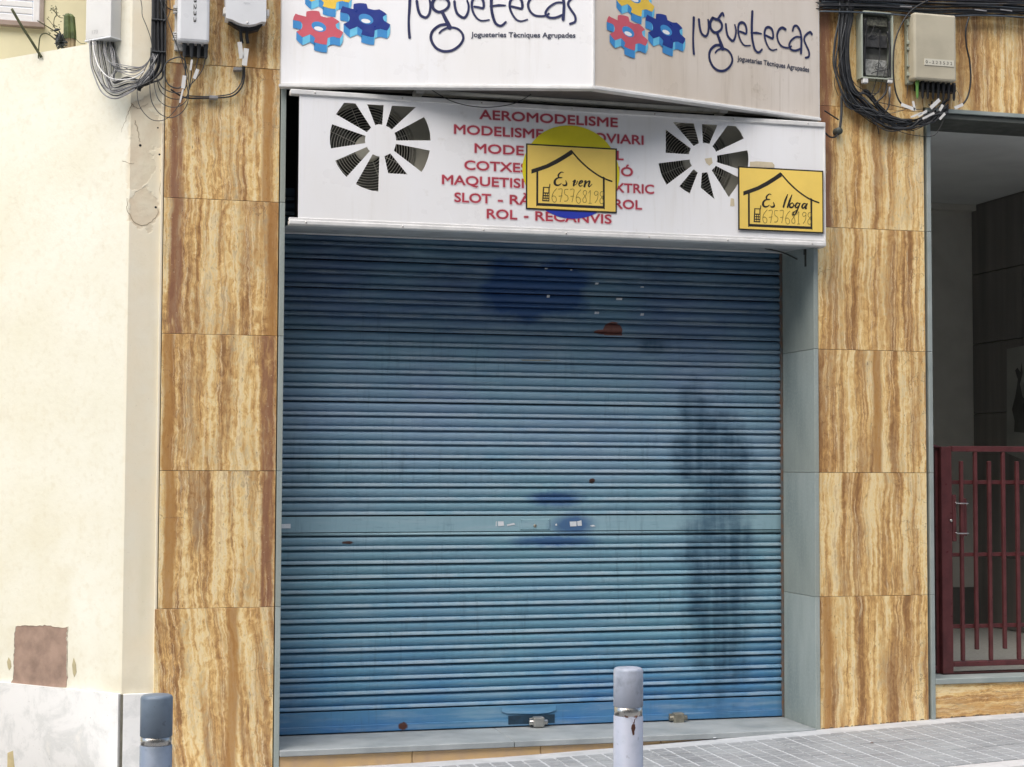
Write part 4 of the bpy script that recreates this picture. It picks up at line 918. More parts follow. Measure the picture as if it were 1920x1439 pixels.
# old lamp between the signs and the loose wire
La, Lb = at(783, 175, -.06), at(1349, 208, -.06); zl_ = (La.z+Lb.z)/2
lampt = thing('batten_lamp', 'long unlit grey batten lamp lying in the gap between the two signs', 'lamp', (La.x, -.06, zl_-.03))
MB().box(La.x+.03, Lb.x-.03, -.095, -.03, zl_-.014, zl_+.034, 0, .006).build('lamp_body', simple('dusty_beige_metal', (.55, .53, .45), .5, .2, 8), lampt)
MB().tube([(La.x, -.115, zl_-.002), (Lb.x, -.115, zl_-.002)], .019, 12, spline=False).build('lamp_tube', simple('dusty_glass', (.66, .65, .58), .3, .12, 8), lampt)
for X_ in (La.x, Lb.x): MB().box(X_-.028, X_+.028, -.140, -.03, zl_-.025, zl_+.026, 0, .008).build('end_cap', simple('lamp_cap', (.66, .65, .60), .45, .1, 8), lampt)
lw = MB().tube([at(a, b, -.19) for a, b in ((800, 160), (808, 168), (840, 187), (870, 197), (905, 201.5), (940, 199.5), (970, 192), (1000, 174), (1008, 160))], .0028, 6).build('hanging_wire', BLACK)
tag(lw, 'thin black wire sagging under the left face of the upper sign', 'wire')
# supports for the lower sign
br = thing('sign_bracket', 'dark angled iron bracket under the right end of the lower sign', 'bracket', (JB, .0, zbt-.1))
Pb = at(1516, 462, .12)
MB().box(JB-.004, JB-.0005, .10, .125, at(1514, 500, .1).z, zbt-.012, 0, .001).box(JB-.012, JB-.004, .103, .121, at(1514, 478, .1).z, zbt-.012, 0, .001).build('iron_flat', simple('dark_iron', (.06, .06, .05), .6, .2, 20, .2), br)
MB().tube([(JB-.25, .2, zbt-.012), (JB-.12, .2, zbt-.035), (JB-.02, .2, zbt-.075)], .005, 6).build('iron_rod', simple('iron_rod', (.05, .055, .05), .6, .2, 20), br)

# ------------------------------------------------------------------ bollards
def bollard(px, pyt, zg, label, mats):
    P = at(px, pyt, -4.235); X, Y = P.x, -4.235; H_ = P.z
    t_ = thing('bollard', label, 'bollard', (X, Y, zg), 'grey bollards at the near edge of the street')
    r = .0505; zb_ = at(px, 1325 if px > 600 else 1381, Y).z; zb1 = at(px, 1341 if px > 600 else 1396, Y).z
    MB().lathe([(r+.012, zg), (r+.012, zg+.02), (r+.001, zg+.03), (r+.001, zb1-.003), (r-.003, zb1)], (X, Y, 0), 40).build('post', mats[0], t_)
    MB().lathe([(r-.0035, zb1-.001), (r-.0015, zb1), (r-.0015, zb_), (r-.0035, zb_+.001)], (X, Y, 0), 40).build('steel_band', STEEL, t_)
    MB().lathe([(r-.003, zb_), (r+.001, zb_+.003), (r+.001, H_-.010), (r-.002, H_-.003), (r-.008, H_), (.0001, H_+.001)], (X, Y, 0), 40).build('cap', mats[1], t_)
def bmat(name, c, c2):
    n = N(name); p = n.obj(); c_ = n.mix(n.mr(n.noise(p, 14, 5), .48, .68, 0, .8), c, c2)
    c_ = n.mix(n.mr(n.noise(p, 45, 4), .66, .72, 0, .6), c_, tuple(x*.55 for x in c)); n.col(c_); n.rough(.42); return n.mat
pale = bmat('pale_grey_paint', (.42, .45, .54), (.34, .38, .46)); mid_ = bmat('slate_grey_paint', (.17, .22, .28), (.11, .15, .20)); cp1 = bmat('worn_grey_paint', (.44, .48, .57), (.22, .25, .30))
bollard(1178, 1252, .075, 'pale grey bollard with rust drips under its steel band, in front of the shutter', (pale, cp1))
bollard(294, 1303, .03, 'slate grey bollard with a steel band, in front of the left travertine corner', (bmat('slate_post_paint', (.22, .27, .35), (.15, .19, .25)), mid_))
# rust runs below the band of the front bollard
bl = [o for o in COL.objects if o.name == 'bollard'][0]
Pc = Vector((bl.location.x, -4.235, 0)); vd = (Vector((CAM.x, CAM.y, 0))-Pc).normalized(); base_a = math.atan2(vd.y, vd.x)
rb = MB()
def onb(px, py, rr_=.0520):
    s_ = (px-1178)/(27.0); ang = base_a+math.asin(max(-.95, min(.95, s_)))   # round the cylinder
    return Vector((Pc.x+rr_*math.cos(ang), Pc.y+rr_*math.sin(ang), at(1178, py, -4.285).z))
for poly in ([(1170, 1343), (1195, 1343), (1193, 1347), (1190, 1350), (1189, 1357), (1187, 1358), (1185.5, 1350), (1181, 1347), (1174, 1346)], [(1184, 1361), (1186, 1358), (1190, 1359), (1191, 1366), (1189, 1372), (1189, 1378), (1186, 1380), (1184.5, 1372), (1183, 1366)]):
    P = [onb(*q) for q in poly]; c_ = sum(P, Vector())/len(P); rb.add(P+[c_+(c_-Vector((Pc.x, Pc.y, c_.z))).normalized()*.0006], [(i, (i+1) % len(P), len(P)) for i in range(len(P))])
rb.build('rust_run', RUST, bl)

# ------------------------------------------------------------------ entrance gate
YG = .20
G = thing('entrance_gate', 'maroon steel bar gate with lever lock closing the dark entrance at the right', 'gate', (at(1800, 1245, YG).x, YG, ZF))
def gx(px): return at(px, 1000, YG).x
def gzz(py, px=1830): return at(px, py, YG).z
MB().box(gx(1763), gx(1783), YG-.02, YG+.03, ZF+.004, gzz(838, 1772), 0, .003).build('gate_stile', GATE, G)
MB().box(gx(1757.5), gx(1762.6), YG+.02, YG+.06, ZF+.004, gzz(838, 1760), 0, .002).build('fixed_post', GATE, G)
MB().box(XE+.002, gx(1757), YG+.01, YG+.05, ZF+.03, ZF+.055, 0, .002).build('fixed_sill_bar', GATE, G)
gr = 7.4
MB().box(gx(1783.3), gr, YG-.02, YG+.03, gzz(847.5), gzz(837), 0, .003).build('top_rail', GATE, G)
MB().box(gx(1783.3), gr, YG-.02, YG+.03, gzz(1249), gzz(1239.5), 0, .003).build('bottom_rail', GATE, G)
MB().box(gx(1763), gr, YG-.025, YG+.05, ZF+.002, ZF+.012).build('floor_track', simple('dark_track', (.06, .02, .02), .5, .2, 10), G)
for a, b in ((901, 908.5), (1037, 1044), (1171, 1178.5)):
    MB().box(gx(1783.3), gr, YG+.012, YG+.032, gzz(b), gzz(a), 0, .002).build('cross_rail', GATE, G)
A_ = at(1750, 828, YG); B_ = at(1768, 842, YG)
MB().tube([(XE+.003, YG+.02, A_.z), (B_.x, YG+.02, B_.z)], .017, 4, spline=False).build('slanted_brace', GATE, G)
px = 1802.5; i = 0
while gx(px) < 7.3:
    long_ = i % 2 == 1
    MB().box(gx(px)-.0115, gx(px)+.0115, YG-.018, YG+.010, gzz(1218 if long_ else 1238.5), gzz(848 if long_ else 865), 0, .003).build('gate_bar', GATE, G)
    px += 26.2; i += 1
MB().box(gx(1784.5), gx(1792), YG-.012, YG+.02, gzz(1015), gzz(928), 0, .002).build('lock_box', GATE, G)
MB().box(gx(1808), gx(1815), YG+.012, YG+.03, gzz(1005), gzz(935), 0, .002).build('strike_plate', GATE, G)
for y_ in (944, 1000): MB().tube([(gx(1788), YG-.03, gzz(y_-2)), (gx(1791), YG-.034, gzz(y_)), (gx(1812), YG-.034, gzz(y_))], .0045, 8).build('lock_bar', STEEL, G)
MB().lathe([(.0001, -.012), (.008, -.012), (.009, -.0)], (gx(1780), YG-.018, gzz(976)), 14, 0, 'y').build('keyhole_plate', STEEL, G)

# mural fragment on the hall wall (plain shapes)
mu = thing('wall_painting', 'pale panel with a dark silhouette on the hall wall behind the gate', 'painting', (SW, 2.2, 1.6))
def onw(px, py): return atp(px, py, Vector((SW-.004, 0, 0)), Vector((1, 0, 0)))
P = [onw(a, b) for a, b in ((1888, 655), (1960, 640), (1960, 880), (1888, 850))]
MB().slab([(p.y, p.z) for p in P], [], .004, lambda u, v, d: Vector((SW-.002-d, u, v))).build('pale_ground', simple('pale_mural', (.36, .36, .33), .7, .1, 3), mu)
P = [onw(a, b) for a, b in ((1904, 695), (1908, 690), (1914, 698), (1916, 680), (1918, 700), (1913, 720), (1918, 745), (1935, 760), (1940, 810), (1922, 812), (1902, 810), (1903, 790), (1898, 768), (1905, 740), (1909, 712))]
MB().slab([(p.y, p.z) for p in P], [], .001, lambda u, v, d: Vector((SW-.0065-d, u, v))).build('dark_shape', simple('dark_mural', (.11, .11, .10), .7, .2, 5), mu)

# ------------------------------------------------------------------ telecom boxes, left
def cab(mb, pts, r, Y=-.05, jit=0.0, n=6):
    P = []
    for q in pts:
        y = q[2] if len(q) > 2 else Y
        P.append(at(q[0]+random.uniform(-jit, jit), q[1]+random.uniform(-jit, jit), y))
    return mb.tube(P, r, n)
q45 = .085
P0 = atp(160, 76, C0+N45*q45, N45); P1 = atp(207.5, 71.5, C0+N45*q45, N45); u0 = (P0-C0).dot(A45); u1 = (P1-C0).dot(A45); zbx = (P0.z+P1.z)/2
bx = thing('junction_box', 'tall white box with cables underneath, on the yellow canted wall at far left', 'junction box', (C0+A45*(u0+u1)/2)+Vector((0, 0, zbx)), 'telecom boxes')
bx.location = Vector(bx.location)
MB().obox(C0+A45*u0+Vector((0, 0, zbx+.006)), A45*(u1-u0), Vector((0, 0, .62)), N45*q45, c=.005).build('housing', BOXG, bx)
MB().obox(C0+A45*(u0+.004)+Vector((0, 0, zbx-.004)), A45*(u1-u0-.008), Vector((0, 0, .010)), N45*(q45+.004), c=.002).build('base_rim', BOXW, bx)
cv45 = lambda u, v: C0+A45*(u0-u)+Vector((0, 0, zbx+v))+N45*(q45+.0015)
fit_text('173', .055, .10, .035, .022, 0, cv45, 'number_print', simple('faint_print', (.5, .5, .5), .6, .1, 5), bx)
for uu in (.03, .075): MB().obox(C0+A45*(u0-uu)+Vector((0, 0, zbx-.018))+N45*(q45*.5), A45*.02, Vector((0, 0, .014)), N45*.02, c=.002).build('cable_gland', BOXW, bx)

# box with four glands
YBX = -.13
a0, a1 = at(333, 60, YBX), at(393, 60, YBX); zz0 = at(360, 79, YBX).z
b2 = thing('junction_box', 'white rounded box with a vertical number and four black glands, left of the signs', 'junction box', ((a0.x+a1.x)/2, -.06, zz0), 'telecom boxes')
MB().box(a0.x, a1.x, YBX, -.03, zz0, zz0+.56, 0, .018).build('housing', BOXW, b2)
MB().box(a0.x-.012, a1.x-.02, -.03, -.002, zz0-.03, zz0+.5, 0, .004).build('back_plate', BOXG, b2)
for k in range(4):
    xg = at(346+k*13.4, 85, -.09).x
    MB().lathe([(.0001, 0), (.014, 0), (.014, -.022), (.011, -.026), (.010, -.075), (.005, -.085)], (xg, -.085, zz0+.002), 14).build('cable_gland', BLACK2, b2)
MB().box(at(345, 95, -.05).x, at(390, 95, -.05).x, -.045, -.004, at(360, 106, -.04).z, zz0, 0, .004).build('lower_block', BLACK, b2)
for yy_, hh_ in ((13, 7), (22, 7), (62, 3), (66, 3), (70, 3), (74, 3)):
    pz = at(328, yy_, -.05).z; MB().box(a0.x-.022, a0.x-.002, -.06, -.03, pz-hh_*.0015, pz+hh_*.0012, 0, .001).build('clip', BOXG, b2)
# number reads downward
def cvv(u, v): return Vector((at(363, 20, YBX).x+v, YBX-.0015, at(363, 42, YBX).z-u+.0))
fit_text('53233', -.185, .0, -.0, .016, .01, cvv, 'number_print', INK, b2)

# third box, scalloped lower edge
YB3 = -.14
b3o = [(421, -60), (500, -60), (499, 41), (490, 41), (480, 45), (468, 47), (455, 45.5), (445, 42), (436, 37), (424, 34)]
P = [at(a, b, YB3) for a, b in b3o]
b3 = thing('junction_box', 'small white box with curved lower edge and black plugs, just left of the upper sign', 'junction box', (at(460, 40, 0).x, -.06, P[4].z), 'telecom boxes')
MB().slab([(p.x, p.z) for p in P], [], .10, lambda u, v, d: Vector((u, YB3+d, v))).build('housing', BOXW, b3)
MB().slab([(lambda p: (p.x, p.z))(at(a, b, -.06)) for a, b in ((426, 0), (496, 0), (494, 45), (484, 58), (468, 62), (452, 60), (440, 52), (428, 44))], [], .05, lambda u, v, d: Vector((u, -.085+d, v))).build('plug_block', BLACK, b3)
for k in (452, 463): MB().tube([at(k, 50, -.08), at(k, 70, -.07), at(k+2, 82, -.06)], .010, 8).build('plug', BLACK, b3)
for a, b in ((421, 22), (502, 26)): 
    p_ = at(a, b, -.1); MB().box(p_.x-.008, p_.x+.008, -.12, -.06, p_.z-.02, p_.z+.02, 0, .003).build('clip', BOXG, b3)
p_ = at(464, 43, YB3); MB().lathe([(.0001, -.004), (.006, -.004), (.006, 0)], (p_.x, YB3, p_.z), 10, 0, 'y').build('screw', STEEL, b3)
p_ = at(463, 8, YB3); fit_text('optic', p_.x-.02, p_.x+.02, p_.z, .012, 0, lambda u, v: Vector((u, YB3-.001, v)), 'faint_print', simple('pale_print', (.5, .52, .54), .6, .1, 5), b3)

# ---- left cable bundles
cb = thing('cable_bundle', 'thick black vertical cable bundle with ties between the two leftmost boxes', 'cables', (at(297, 60, -.03).x, -.03, 4.2))
for k in range(11):
    m = MB(); xk = 285.5+k*2.35
    cab(m, [(xk, -40), (xk+random.uniform(-1, 1), 20), (xk+random.uniform(-1, 1), 60), (xk, 105), (xk-random.uniform(0, 6), 130), (xk-8-random.uniform(0, 15), 152+random.uniform(-6, 6)), (262-k*1.2, 170+random.uniform(-8, 4))], random.choice((.0045, .006, .007)), Y=-.03-.008*(k % 3), n=6)
    m.build('cable', random.choice((BLACK, BLACK, BLACK2)), cb)
for y_ in (38, 98):
    p_ = at(297, y_, -.045); MB().box(at(284, y_, -.06).x, at(311, y_, -.06).x, -.062, -.012, p_.z-.003, p_.z+.003, 0, .001).build('cable_tie', BLACK2, cb)
ll = thing('cable_bundle', 'loop of grey and black cables hanging below the far left box', 'cables', (at(215, 150, -.05).x, -.05, 3.95))
for k in range(17):
    m = MB(); x_ = 168+k*2.9; dpt = 183-k*1.9+random.uniform(-4, 4); yb_ = .13
    cab(m, [(x_, 76, yb_-.02*random.random()), (x_+1+k*.2, 100, .10), (x_+4+k*.5, 128, .07), (190+k*1.5+random.uniform(-2, 3), dpt-14, .02), (214+random.uniform(-3, 3), dpt, -.03), (240+random.uniform(-3, 3), dpt-8, -.04), (264+random.uniform(-3, 3), 158-k*.6, -.045), (286+random.uniform(-2, 2), 134-k, -.05), (287+k*.8, 100, -.045)], random.choice((.0028, .0035, .0045)), n=5)
    m.build('cable', random.choice((BLACK2, GREYC, GREYC, BLACK, simple('light_grey_cable', (.45, .45, .44), .5, .1, 8))), ll)
m = MB(); cab(m, [(174, 80, .12), (178, 105, .08), (187, 128, .02), (205, 146, -.03), (228, 150, -.06), (252, 146, -.07), (270, 134, -.07)], .0042); m.build('cable', WHITEC, ll)
for k in range(7):
    m = MB(); cab(m, [(196+k*2, 80, .10), (196+k*3, 100, .06), (205+k*2, 118+k*2, 0), (228, 122+k*2.5, -.04), (250, 125+k*2.2+random.uniform(-3, 3), -.05), (268, 124+k, -.05), (284, 108, -.05)], .0026, n=5, jit=1.5); m.build('cable', random.choice((GREYC, WHITEC, BLACK2)), ll)
rl = thing('cable_bundle', 'thin black cable loops hanging in front of the travertine beside the bundle', 'cables', (at(330, 180, -.05).x, -.05, 3.9))
for pts, r_ in (([(262, -10), (266, 12), (267, 30), (275, 50), (283, 75), (284, 100), (272, 130), (259, 155), (258, 185), (265, 205), (280, 222), (295, 227), (312, 223), (330, 205), (345, 180)], .0022),
                ([(283, 90), (281, 150), (283, 185), (292, 205), (305, 217), (322, 221), (340, 212), (351, 195), (354, 170), (353, 140), (345, 105)], .0026),
                ([(288, 130), (290, 165), (298, 188), (315, 200), (335, 200), (350, 188), (355, 165)], .0024), ([(293, 140), (300, 170), (318, 184), (338, 186), (352, 180)], .0026),
                ([(296, 150), (305, 165), (325, 174), (342, 172), (350, 160)], .003), ([(308, 130), (311, 150), (320, 162), (337, 165), (346, 150), (348, 120), (340, 108), (325, 110), (312, 118), (306, 135)], .004),
                ([(300, 0), (311, 30), (322, 60), (334, 92), (345, 125), (352, 150)], .0024), ([(318, -5), (319, 20), (314, 33), (306, 40)], .002), ([(303, -4), (315, 15), (330, 20), (350, 20), (370, 13), (390, 0)], .0028),
                ([(346, 105), (348, 140), (352, 170), (354, 183)], .003), ([(360, 105), (359, 135), (355, 165), (350, 183)], .003), ([(372, 105), (366, 135), (358, 160), (352, 175)], .003), ([(386, 104), (380, 130), (366, 150), (356, 160)], .003),
                ([(458, 125, -.03), (458, 145, -.03), (452, 165, -.03), (436, 180, -.03), (410, 183.5, -.02), (380, 184.5, -.02), (350, 184, -.03), (335, 178, -.04), (320, 168, -.05)], .0055), ([(455, 118, -.02), (455, 145, -.02), (448, 163, -.02), (434, 176, -.02), (408, 180.5, -.012), (380, 181.5, -.012), (352, 180, -.02)], .004)):
    m = MB(); cab(m, pts, r_, Y=-.06-.02*random.random(), n=6); m.build('cable', random.choice((BLACK, BLACK2)) if r_ > .0024 else BLACK2, rl)
def flag(mb, a, b, w_, Y=-.085):
    A, Bp = at(*a, Y), at(*b, Y); d = (Bp-A).normalized(); s_ = Vector((d.z, 0, -d.x))*w_/2
    mb.slab([(A.x-s_.x, A.z-s_.z), (Bp.x-s_.x, Bp.z-s_.z), (Bp.x+s_.x, Bp.z+s_.z), (A.x+s_.x, A.z+s_.z)], [], .003, lambda u, v, dd: Vector((u, Y+dd, v)))
for a, b, w_ in (((346, 142), (343, 166), .022), ((343, 168), (337, 193), .010), ((371, 130), (364, 148), .02), ((360, 112), (357, 132), .012), ((449, 79), (453, 110), .026), ((462, 91), (458, 123), .030)):
    m = MB(); flag(m, a, b, w_); m.build('cable_tag', WHITEC, rl)
for a, b in ((447, 131), (402, 184)):
    p_ = at(a, b, -.02); MB().box(p_.x-.03, p_.x+.02, -.045, -.001, p_.z-.009, p_.z+.009, 0, .002).build('wall_clip', GREYC, rl)

# ------------------------------------------------------------------ boxes and cables, right
YR = -.10
a0, a1 = at(1615, 60, -.08), at(1675, 60, -.08); z0_, z1_ = at(1645, 148, -.08).z, at(1645, 22, -.08).z
ob = thing('open_junction_box', 'open grey enclosure with its lid missing and wiring exposed, right of the upper sign', 'junction box', ((a0.x+a1.x)/2, -.05, z0_), 'telecom boxes')
MB().slab([(a0.x, z0_), (a1.x, z0_), (a1.x, z1_-.02), (a1.x-.02, z1_), (a0.x+.02, z1_), (a0.x, z1_-.02)], [[(a0.x+.010, z0_+.008), (a1.x-.010, z0_+.008), (a1.x-.010, z1_-.024), (a1.x-.024, z1_-.010), (a0.x+.024, z1_-.010), (a0.x+.010, z1_-.024)]], .075, lambda u, v, d: Vector((u, -.08+d, v))).build('enclosure_rim', BOXC, ob)
MB().box(a0.x+.01, a1.x-.01, -.010, -.002, z0_+.006, z1_-.012).build('back_plate', simple('grey_back', (.22, .22, .20), .6, .3, 10), ob)
MB().box(a0.x+.02, a1.x-.03, -.055, -.012, at(1645, 90, -.05).z, at(1645, 67, -.05).z, 0, .003).build('terminal_block', simple('dark_terminal', (.05, .05, .05), .5, .3, 30, .4), ob)
MB().box(a0.x+.022, a1.x-.025, -.05, -.012, at(1645, 50, -.05).z, at(1645, 32, -.05).z, 0, .004).build('terminal_block', simple('messy_terminal', (.16, .16, .12), .5, .4, 60, .6), ob)
MB().box(a0.x+.045, a1.x-.025, -.04, -.012, at(1645, 142, -.05).z, at(1645, 112, -.05).z, 0, .003).build('circuit_board', simple('grey_board', (.36, .37, .35), .4, .3, 60), ob)
for k, pts in enumerate(([(1621, 35), (1619, 70), (1620, 110), (1622, 140), (1623, 152)], [(1667, 40), (1668, 80), (1667, 120), (1664, 145), (1660, 175), (1640, 195)], [(1650, 57), (1650, 85), (1648, 115), (1643, 150), (1632, 185)], [(1628, 48), (1622, 66), (1618, 75)],
                        [(1640, 48), (1634, 62), (1628, 70)], [(1628, 70), (1640, 62), (1644, 68), (1638, 72), (1630, 70)], [(1642, 122), (1648, 118), (1652, 126), (1645, 131), (1641, 125), (1655, 128), (1664, 120)], [(1634, 138), (1645, 134), (1660, 132), (1668, 128)],
                        [(1660, 128), (1655, 150), (1648, 170), (1638, 180)], [(1664, 60), (1669, 90), (1670, 130), (1668, 145)], [(1623, 35), (1624, 60), (1622, 90), (1621, 140)])):
    m = MB(); cab(m, pts, (.006, .006, .0032, .002, .002, .002, .002, .003, .003, .007, .006)[k], Y=-.062); m.build('wire', BLACK, ob)
for a in (1621, 1667): p_ = at(a, 152, -.06); MB().box(p_.x-.019, p_.x+.019, -.08, -.045, p_.z-.019, p_.z+.014, 0, .004).build('cable_gland', WHITEC, ob)
p_ = at(1668, 174, -.06); MB().tube([(p_.x, -.06, p_.z+.04), (p_.x, -.06, p_.z-.03)], .008, 8).build('cable_gland', GREYC, ob)

a0, a1 = at(1717, 60, -.13), at(1793, 60, -.13); z0_, z1_ = at(1755, 151, -.13).z, at(1755, 26, -.13).z
b5 = thing('junction_box', 'beige box numbered 0-223532 with a row of black plugs, above the entrance edge', 'junction box', ((a0.x+a1.x)/2, -.06, z0_), 'telecom boxes')
MB().box(a0.x-.012, a1.x, -.13, -.035, z0_, z1_, 0, .014).build('housing', BOXB, b5)
e0 = at(1699, 60, -.03).x
MB().box(e0, a0.x+.03, -.045, -.002, z0_-.012, z1_-.02, 0, .004).build('side_flange', BOXC, b5)
for y_, s_ in ((42, .022), (80, .012), (92, .010), (124, .008), (140, .012)): p_ = at(1705, y_, -.06); MB().box(p_.x-.015, p_.x+.016, -.065, -.04, p_.z-s_, p_.z+s_, 0, .003).build('clip', BOXC if s_ > .01 else simple('dull_clip', (.3, .33, .28), .5, .1, 5), b5)
fit_text('0 - 2 2 3 5 3 2', at(1735, 119, -.13).x, at(1785, 121, -.13).x, at(1760, 121, -.13).z, .020, .006, lambda u, v: Vector((u, -.1345, v)), 'number_print', simple('grey_ink', (.07, .07, .06), .6, .1, 5), b5)
MB().box(at(1733, 119, -.13).x, at(1788, 121, -.13).x, -.1338, -.1295, at(1760, 124, -.13).z, at(1760, 112, -.13).z).build('number_label', simple('cream_label', (.62, .60, .50), .6, .05, 5), b5)
for k in range(8):
    xg = at(1719+k*9.8, 160, -.08).x; MB().lathe([(.0001, 0), (.0125, 0), (.0125, -.03), (.010, -.035), (.009, -.10), (.004, -.12)], (xg, -.085, z0_+.002), 12).build('cable_plug', BLACK if k else simple('green_plug', (.16, .36, .08), .5, .1, 5), b5)
MB().box(at(1718, 160, -.04).x, at(1790, 160, -.04).x, -.06, -.003, at(1750, 172, -.04).z, z0_, 0, .004).build('lower_block', BLACK, b5)

tb = thing('cable_bundle', 'horizontal black cable bundle along the top of the frame over the right-hand boxes', 'cables', (at(1750, 15, -.06).x, -.06, 4.55))
for k in range(34):
    m = MB(); y0_ = -22+(k % 20)*2.55+random.uniform(-1, 1); yy0 = -.025-.014*(k % 5)
    cab(m, [(1540+random.uniform(-12, 4), y0_-4, yy0), (1640, y0_-1+random.uniform(-2, 2), yy0), (1740, y0_+4+random.uniform(-3, 3), yy0), (1830, y0_+5+random.uniform(-4, 3), yy0), (1930, y0_+9+random.uniform(-3, 2), yy0), (2050, y0_+14, yy0)], random.choice((.004, .005, .0065)), n=5)
    m.build('cable', random.choice((BLACK, BLACK, BLACK2, simple('slate_cable', (.07, .09, .11), .4, .2, 8))), tb)
for a in (1702, 1842, 1890): m = MB(); flag(m, (a-14, 12 if a < 1750 else 18), (a+8, 13 if a < 1750 else 21), .007, Y=-.10); m.build('cable_tag', GREYC, tb)
vb = thing('cable_bundle', 'heavy black cable bundle dropping beside the sign and curving under the right-hand boxes', 'cables', (at(1590, 120, -.06).x, -.06, 4.1))
for k in range(30):
    m = MB(); o_ = k % 10; x_ = 1572+o_*2.6+random.uniform(-1.5, 1.5); Yk = -.03-.014*(k//10)-.01*random.random()
    end = (1700+random.uniform(-5, 90), 195+random.uniform(-5, 30))
    mid2 = (1655+o_*2, 222+random.uniform(-7, 22)); bt = 205-o_*3.4+random.uniform(-4, 4)
    cab(m, [(x_+2, -30), (x_+5, 25), (1574+(x_-1572)*.8+random.uniform(-1, 1), 70), (1575+(x_-1572)*.75, 110), (1578+(x_-1572)*.85, 150), (x_+15, 175+random.uniform(-3, 3)), (x_+34, bt), mid2, (1700+random.uniform(-8, 8), 232+random.uniform(-10, 14)), (1735+random.uniform(-6, 20), 222+random.uniform(-8, 10)), (min(1778, end[0]+40), end[1]-8)], random.choice((.0035, .0045, .006)) if k > 6 else .003, Y=Yk, n=5)
    m.build('cable', random.choice((BLACK, BLACK, BLACK2)), vb)
for k in range(12):
    m = MB(); a_ = random.uniform(1566, 1584); cab(m, [(a_+6, -20), (a_+4, 30), (a_-2+random.uniform(-4, 4), 80), (a_-4+random.uniform(-5, 5), 125), (a_+6, 165), (a_+22+random.uniform(-4, 6), 196+random.uniform(-8, 6)), (1630+random.uniform(-6, 6), 212+random.uniform(-8, 6)), (1664, 222+random.uniform(-8, 10)), (1705+random.uniform(-10, 10), 238+random.uniform(-12, 8))], random.choice((.003, .004, .005)), Y=-.055-.02*random.random(), n=5, jit=1)
    m.build('cable', random.choice((BLACK, BLACK2)), vb)
for pts, r_ in (([(1576, 110), (1567, 140), (1565, 160), (1572, 180)], .0022), ([(1756, -6), (1720, 12), (1700, 30), (1686, 55), (1678, 80), (1675, 110), (1676, 150), (1681, 178), (1692, 197), (1710, 205)], .0055),
                ([(1817, 32), (1811, 55), (1812, 85), (1818, 115), (1820, 150), (1815, 180), (1803, 198), (1790, 203)], .0062), ([(1590, 0), (1596, 25), (1590, 60), (1588, 90), (1588, 120), (1598, 150), (1612, 165), (1638, 176), (1650, 172)], .0022),
                ([(1637, 190), (1670, 197), (1705, 205), (1730, 205)], .0024), ([(1660, 215), (1690, 208), (1718, 197)], .002), ([(1668, 182), (1666, 200), (1660, 210)], .005), ([(1640, 215), (1645, 235), (1648, 252)], .003),
                ([(1650, 225), (1690, 248), (1730, 256), (1752, 254), (1762, 240), (1770, 225)], .0022), ([(1702, 155), (1701, 172), (1700, 185)], .0016), ([(1785, 165), (1795, 172), (1800, 185), (1797, 192)], .0014)):
    m = MB(); cab(m, pts, r_, Y=-.085); m.build('cable', BLACK if r_ > .002 else BLACK2, vb)
for a, b, w_ in (((1690, 196), (1716, 206), .022), ((1745, 203), (1762, 187), .024), ((1708, 220), (1728, 212), .012), ((1722, 218), (1738, 208), .016), ((1730, 223), (1752, 212), .014), ((1762, 208), (1768, 197), .018), ((1762, 224), (1772, 213), .016), ((1790, 203), (1806, 196), .020), ((1712, 190), (1716, 208), .016)):
    m = MB(); flag(m, a, b, w_, Y=-.11); m.build('cable_tag', WHITEC, vb)
hk = thing('drain_hook', 'black pipe end with round cap and hooked arm beside the lower sign', 'pipe', (at(1575, 240, -.04).x, -.04, at(1575, 250, 0).z))
MB().tube([at(1578, 180, -.03), at(1577.5, 215, -.03), at(1575, 240, -.03)], .009, 8).build('pipe', BLACK2, hk)
p_ = at(1573, 246, -.04); MB().lathe([(.0001, -.055), (.020, -.055), (.024, -.048), (.026, -.01), (.026, .0), (.02, .03)], (p_.x, -.0, p_.z), 18, 0, 'y').build('round_cap', simple('dark_green_grey', (.06, .07, .06), .5, .2, 10), hk)
MB().tube([at(1572, 225, -.04), at(1560, 217, -.05), at(1546, 208, -.06)], .005, 7).build('hook_arm', BLACK, hk)
MB().tube([at(1545, 247, -.09), at(1556, 257, -.08), at(1566, 257, -.06), at(1572, 250, -.04)], .006, 7).build('hose', BLACK, hk)

# ------------------------------------------------------------------ plants on the ledge
LEAF = simple('dull_green', (.10, .14, .05), .6, .25, 20, .2); STEM = simple('olive_stem', (.09, .10, .04), .6, .3, 25, .2); DRYW = simple('dry_stump', (.34, .27, .17), .8, .3, 20, .4)
YC = .55
ca = thing('cactus', 'ribbed green cactus stump on the yellow wall ledge beside the tall white box', 'plant', at(131, 95, YC))
def ribcol(pts, r, ribs, mat, name, parent):
    P = [at(a, b, YC) for a, b in pts]; mb = MB(); vs = []; n_ = ribs*4
    for i, p_ in enumerate(P):
        rr_ = r[i]
        for k in range(n_):
            a = 2*math.pi*k/n_; q_ = rr_*(1+.16*math.cos(a*ribs)); vs.append((p_.x+q_*math.cos(a), p_.y+q_*math.sin(a), p_.z))
    mb.add(vs, [(i*n_+k, i*n_+(k+1) % n_, (i+1)*n_+(k+1) % n_, (i+1)*n_+k) for i in range(len(P)-1) for k in range(n_)]+[tuple((len(P)-1)*n_+k for k in range(n_))])
    return mb.build(name, mat, parent)
ribcol([(131, 110), (131, 92), (131, 74)], [.030, .030, .031], 7, DRYW, 'stump', ca)
ribcol([(131, 74), (130.5, 60), (130, 45), (129.5, 32), (129, 27)], [.034, .034, .032, .030, .018], 7, LEAF, 'stem', ca)
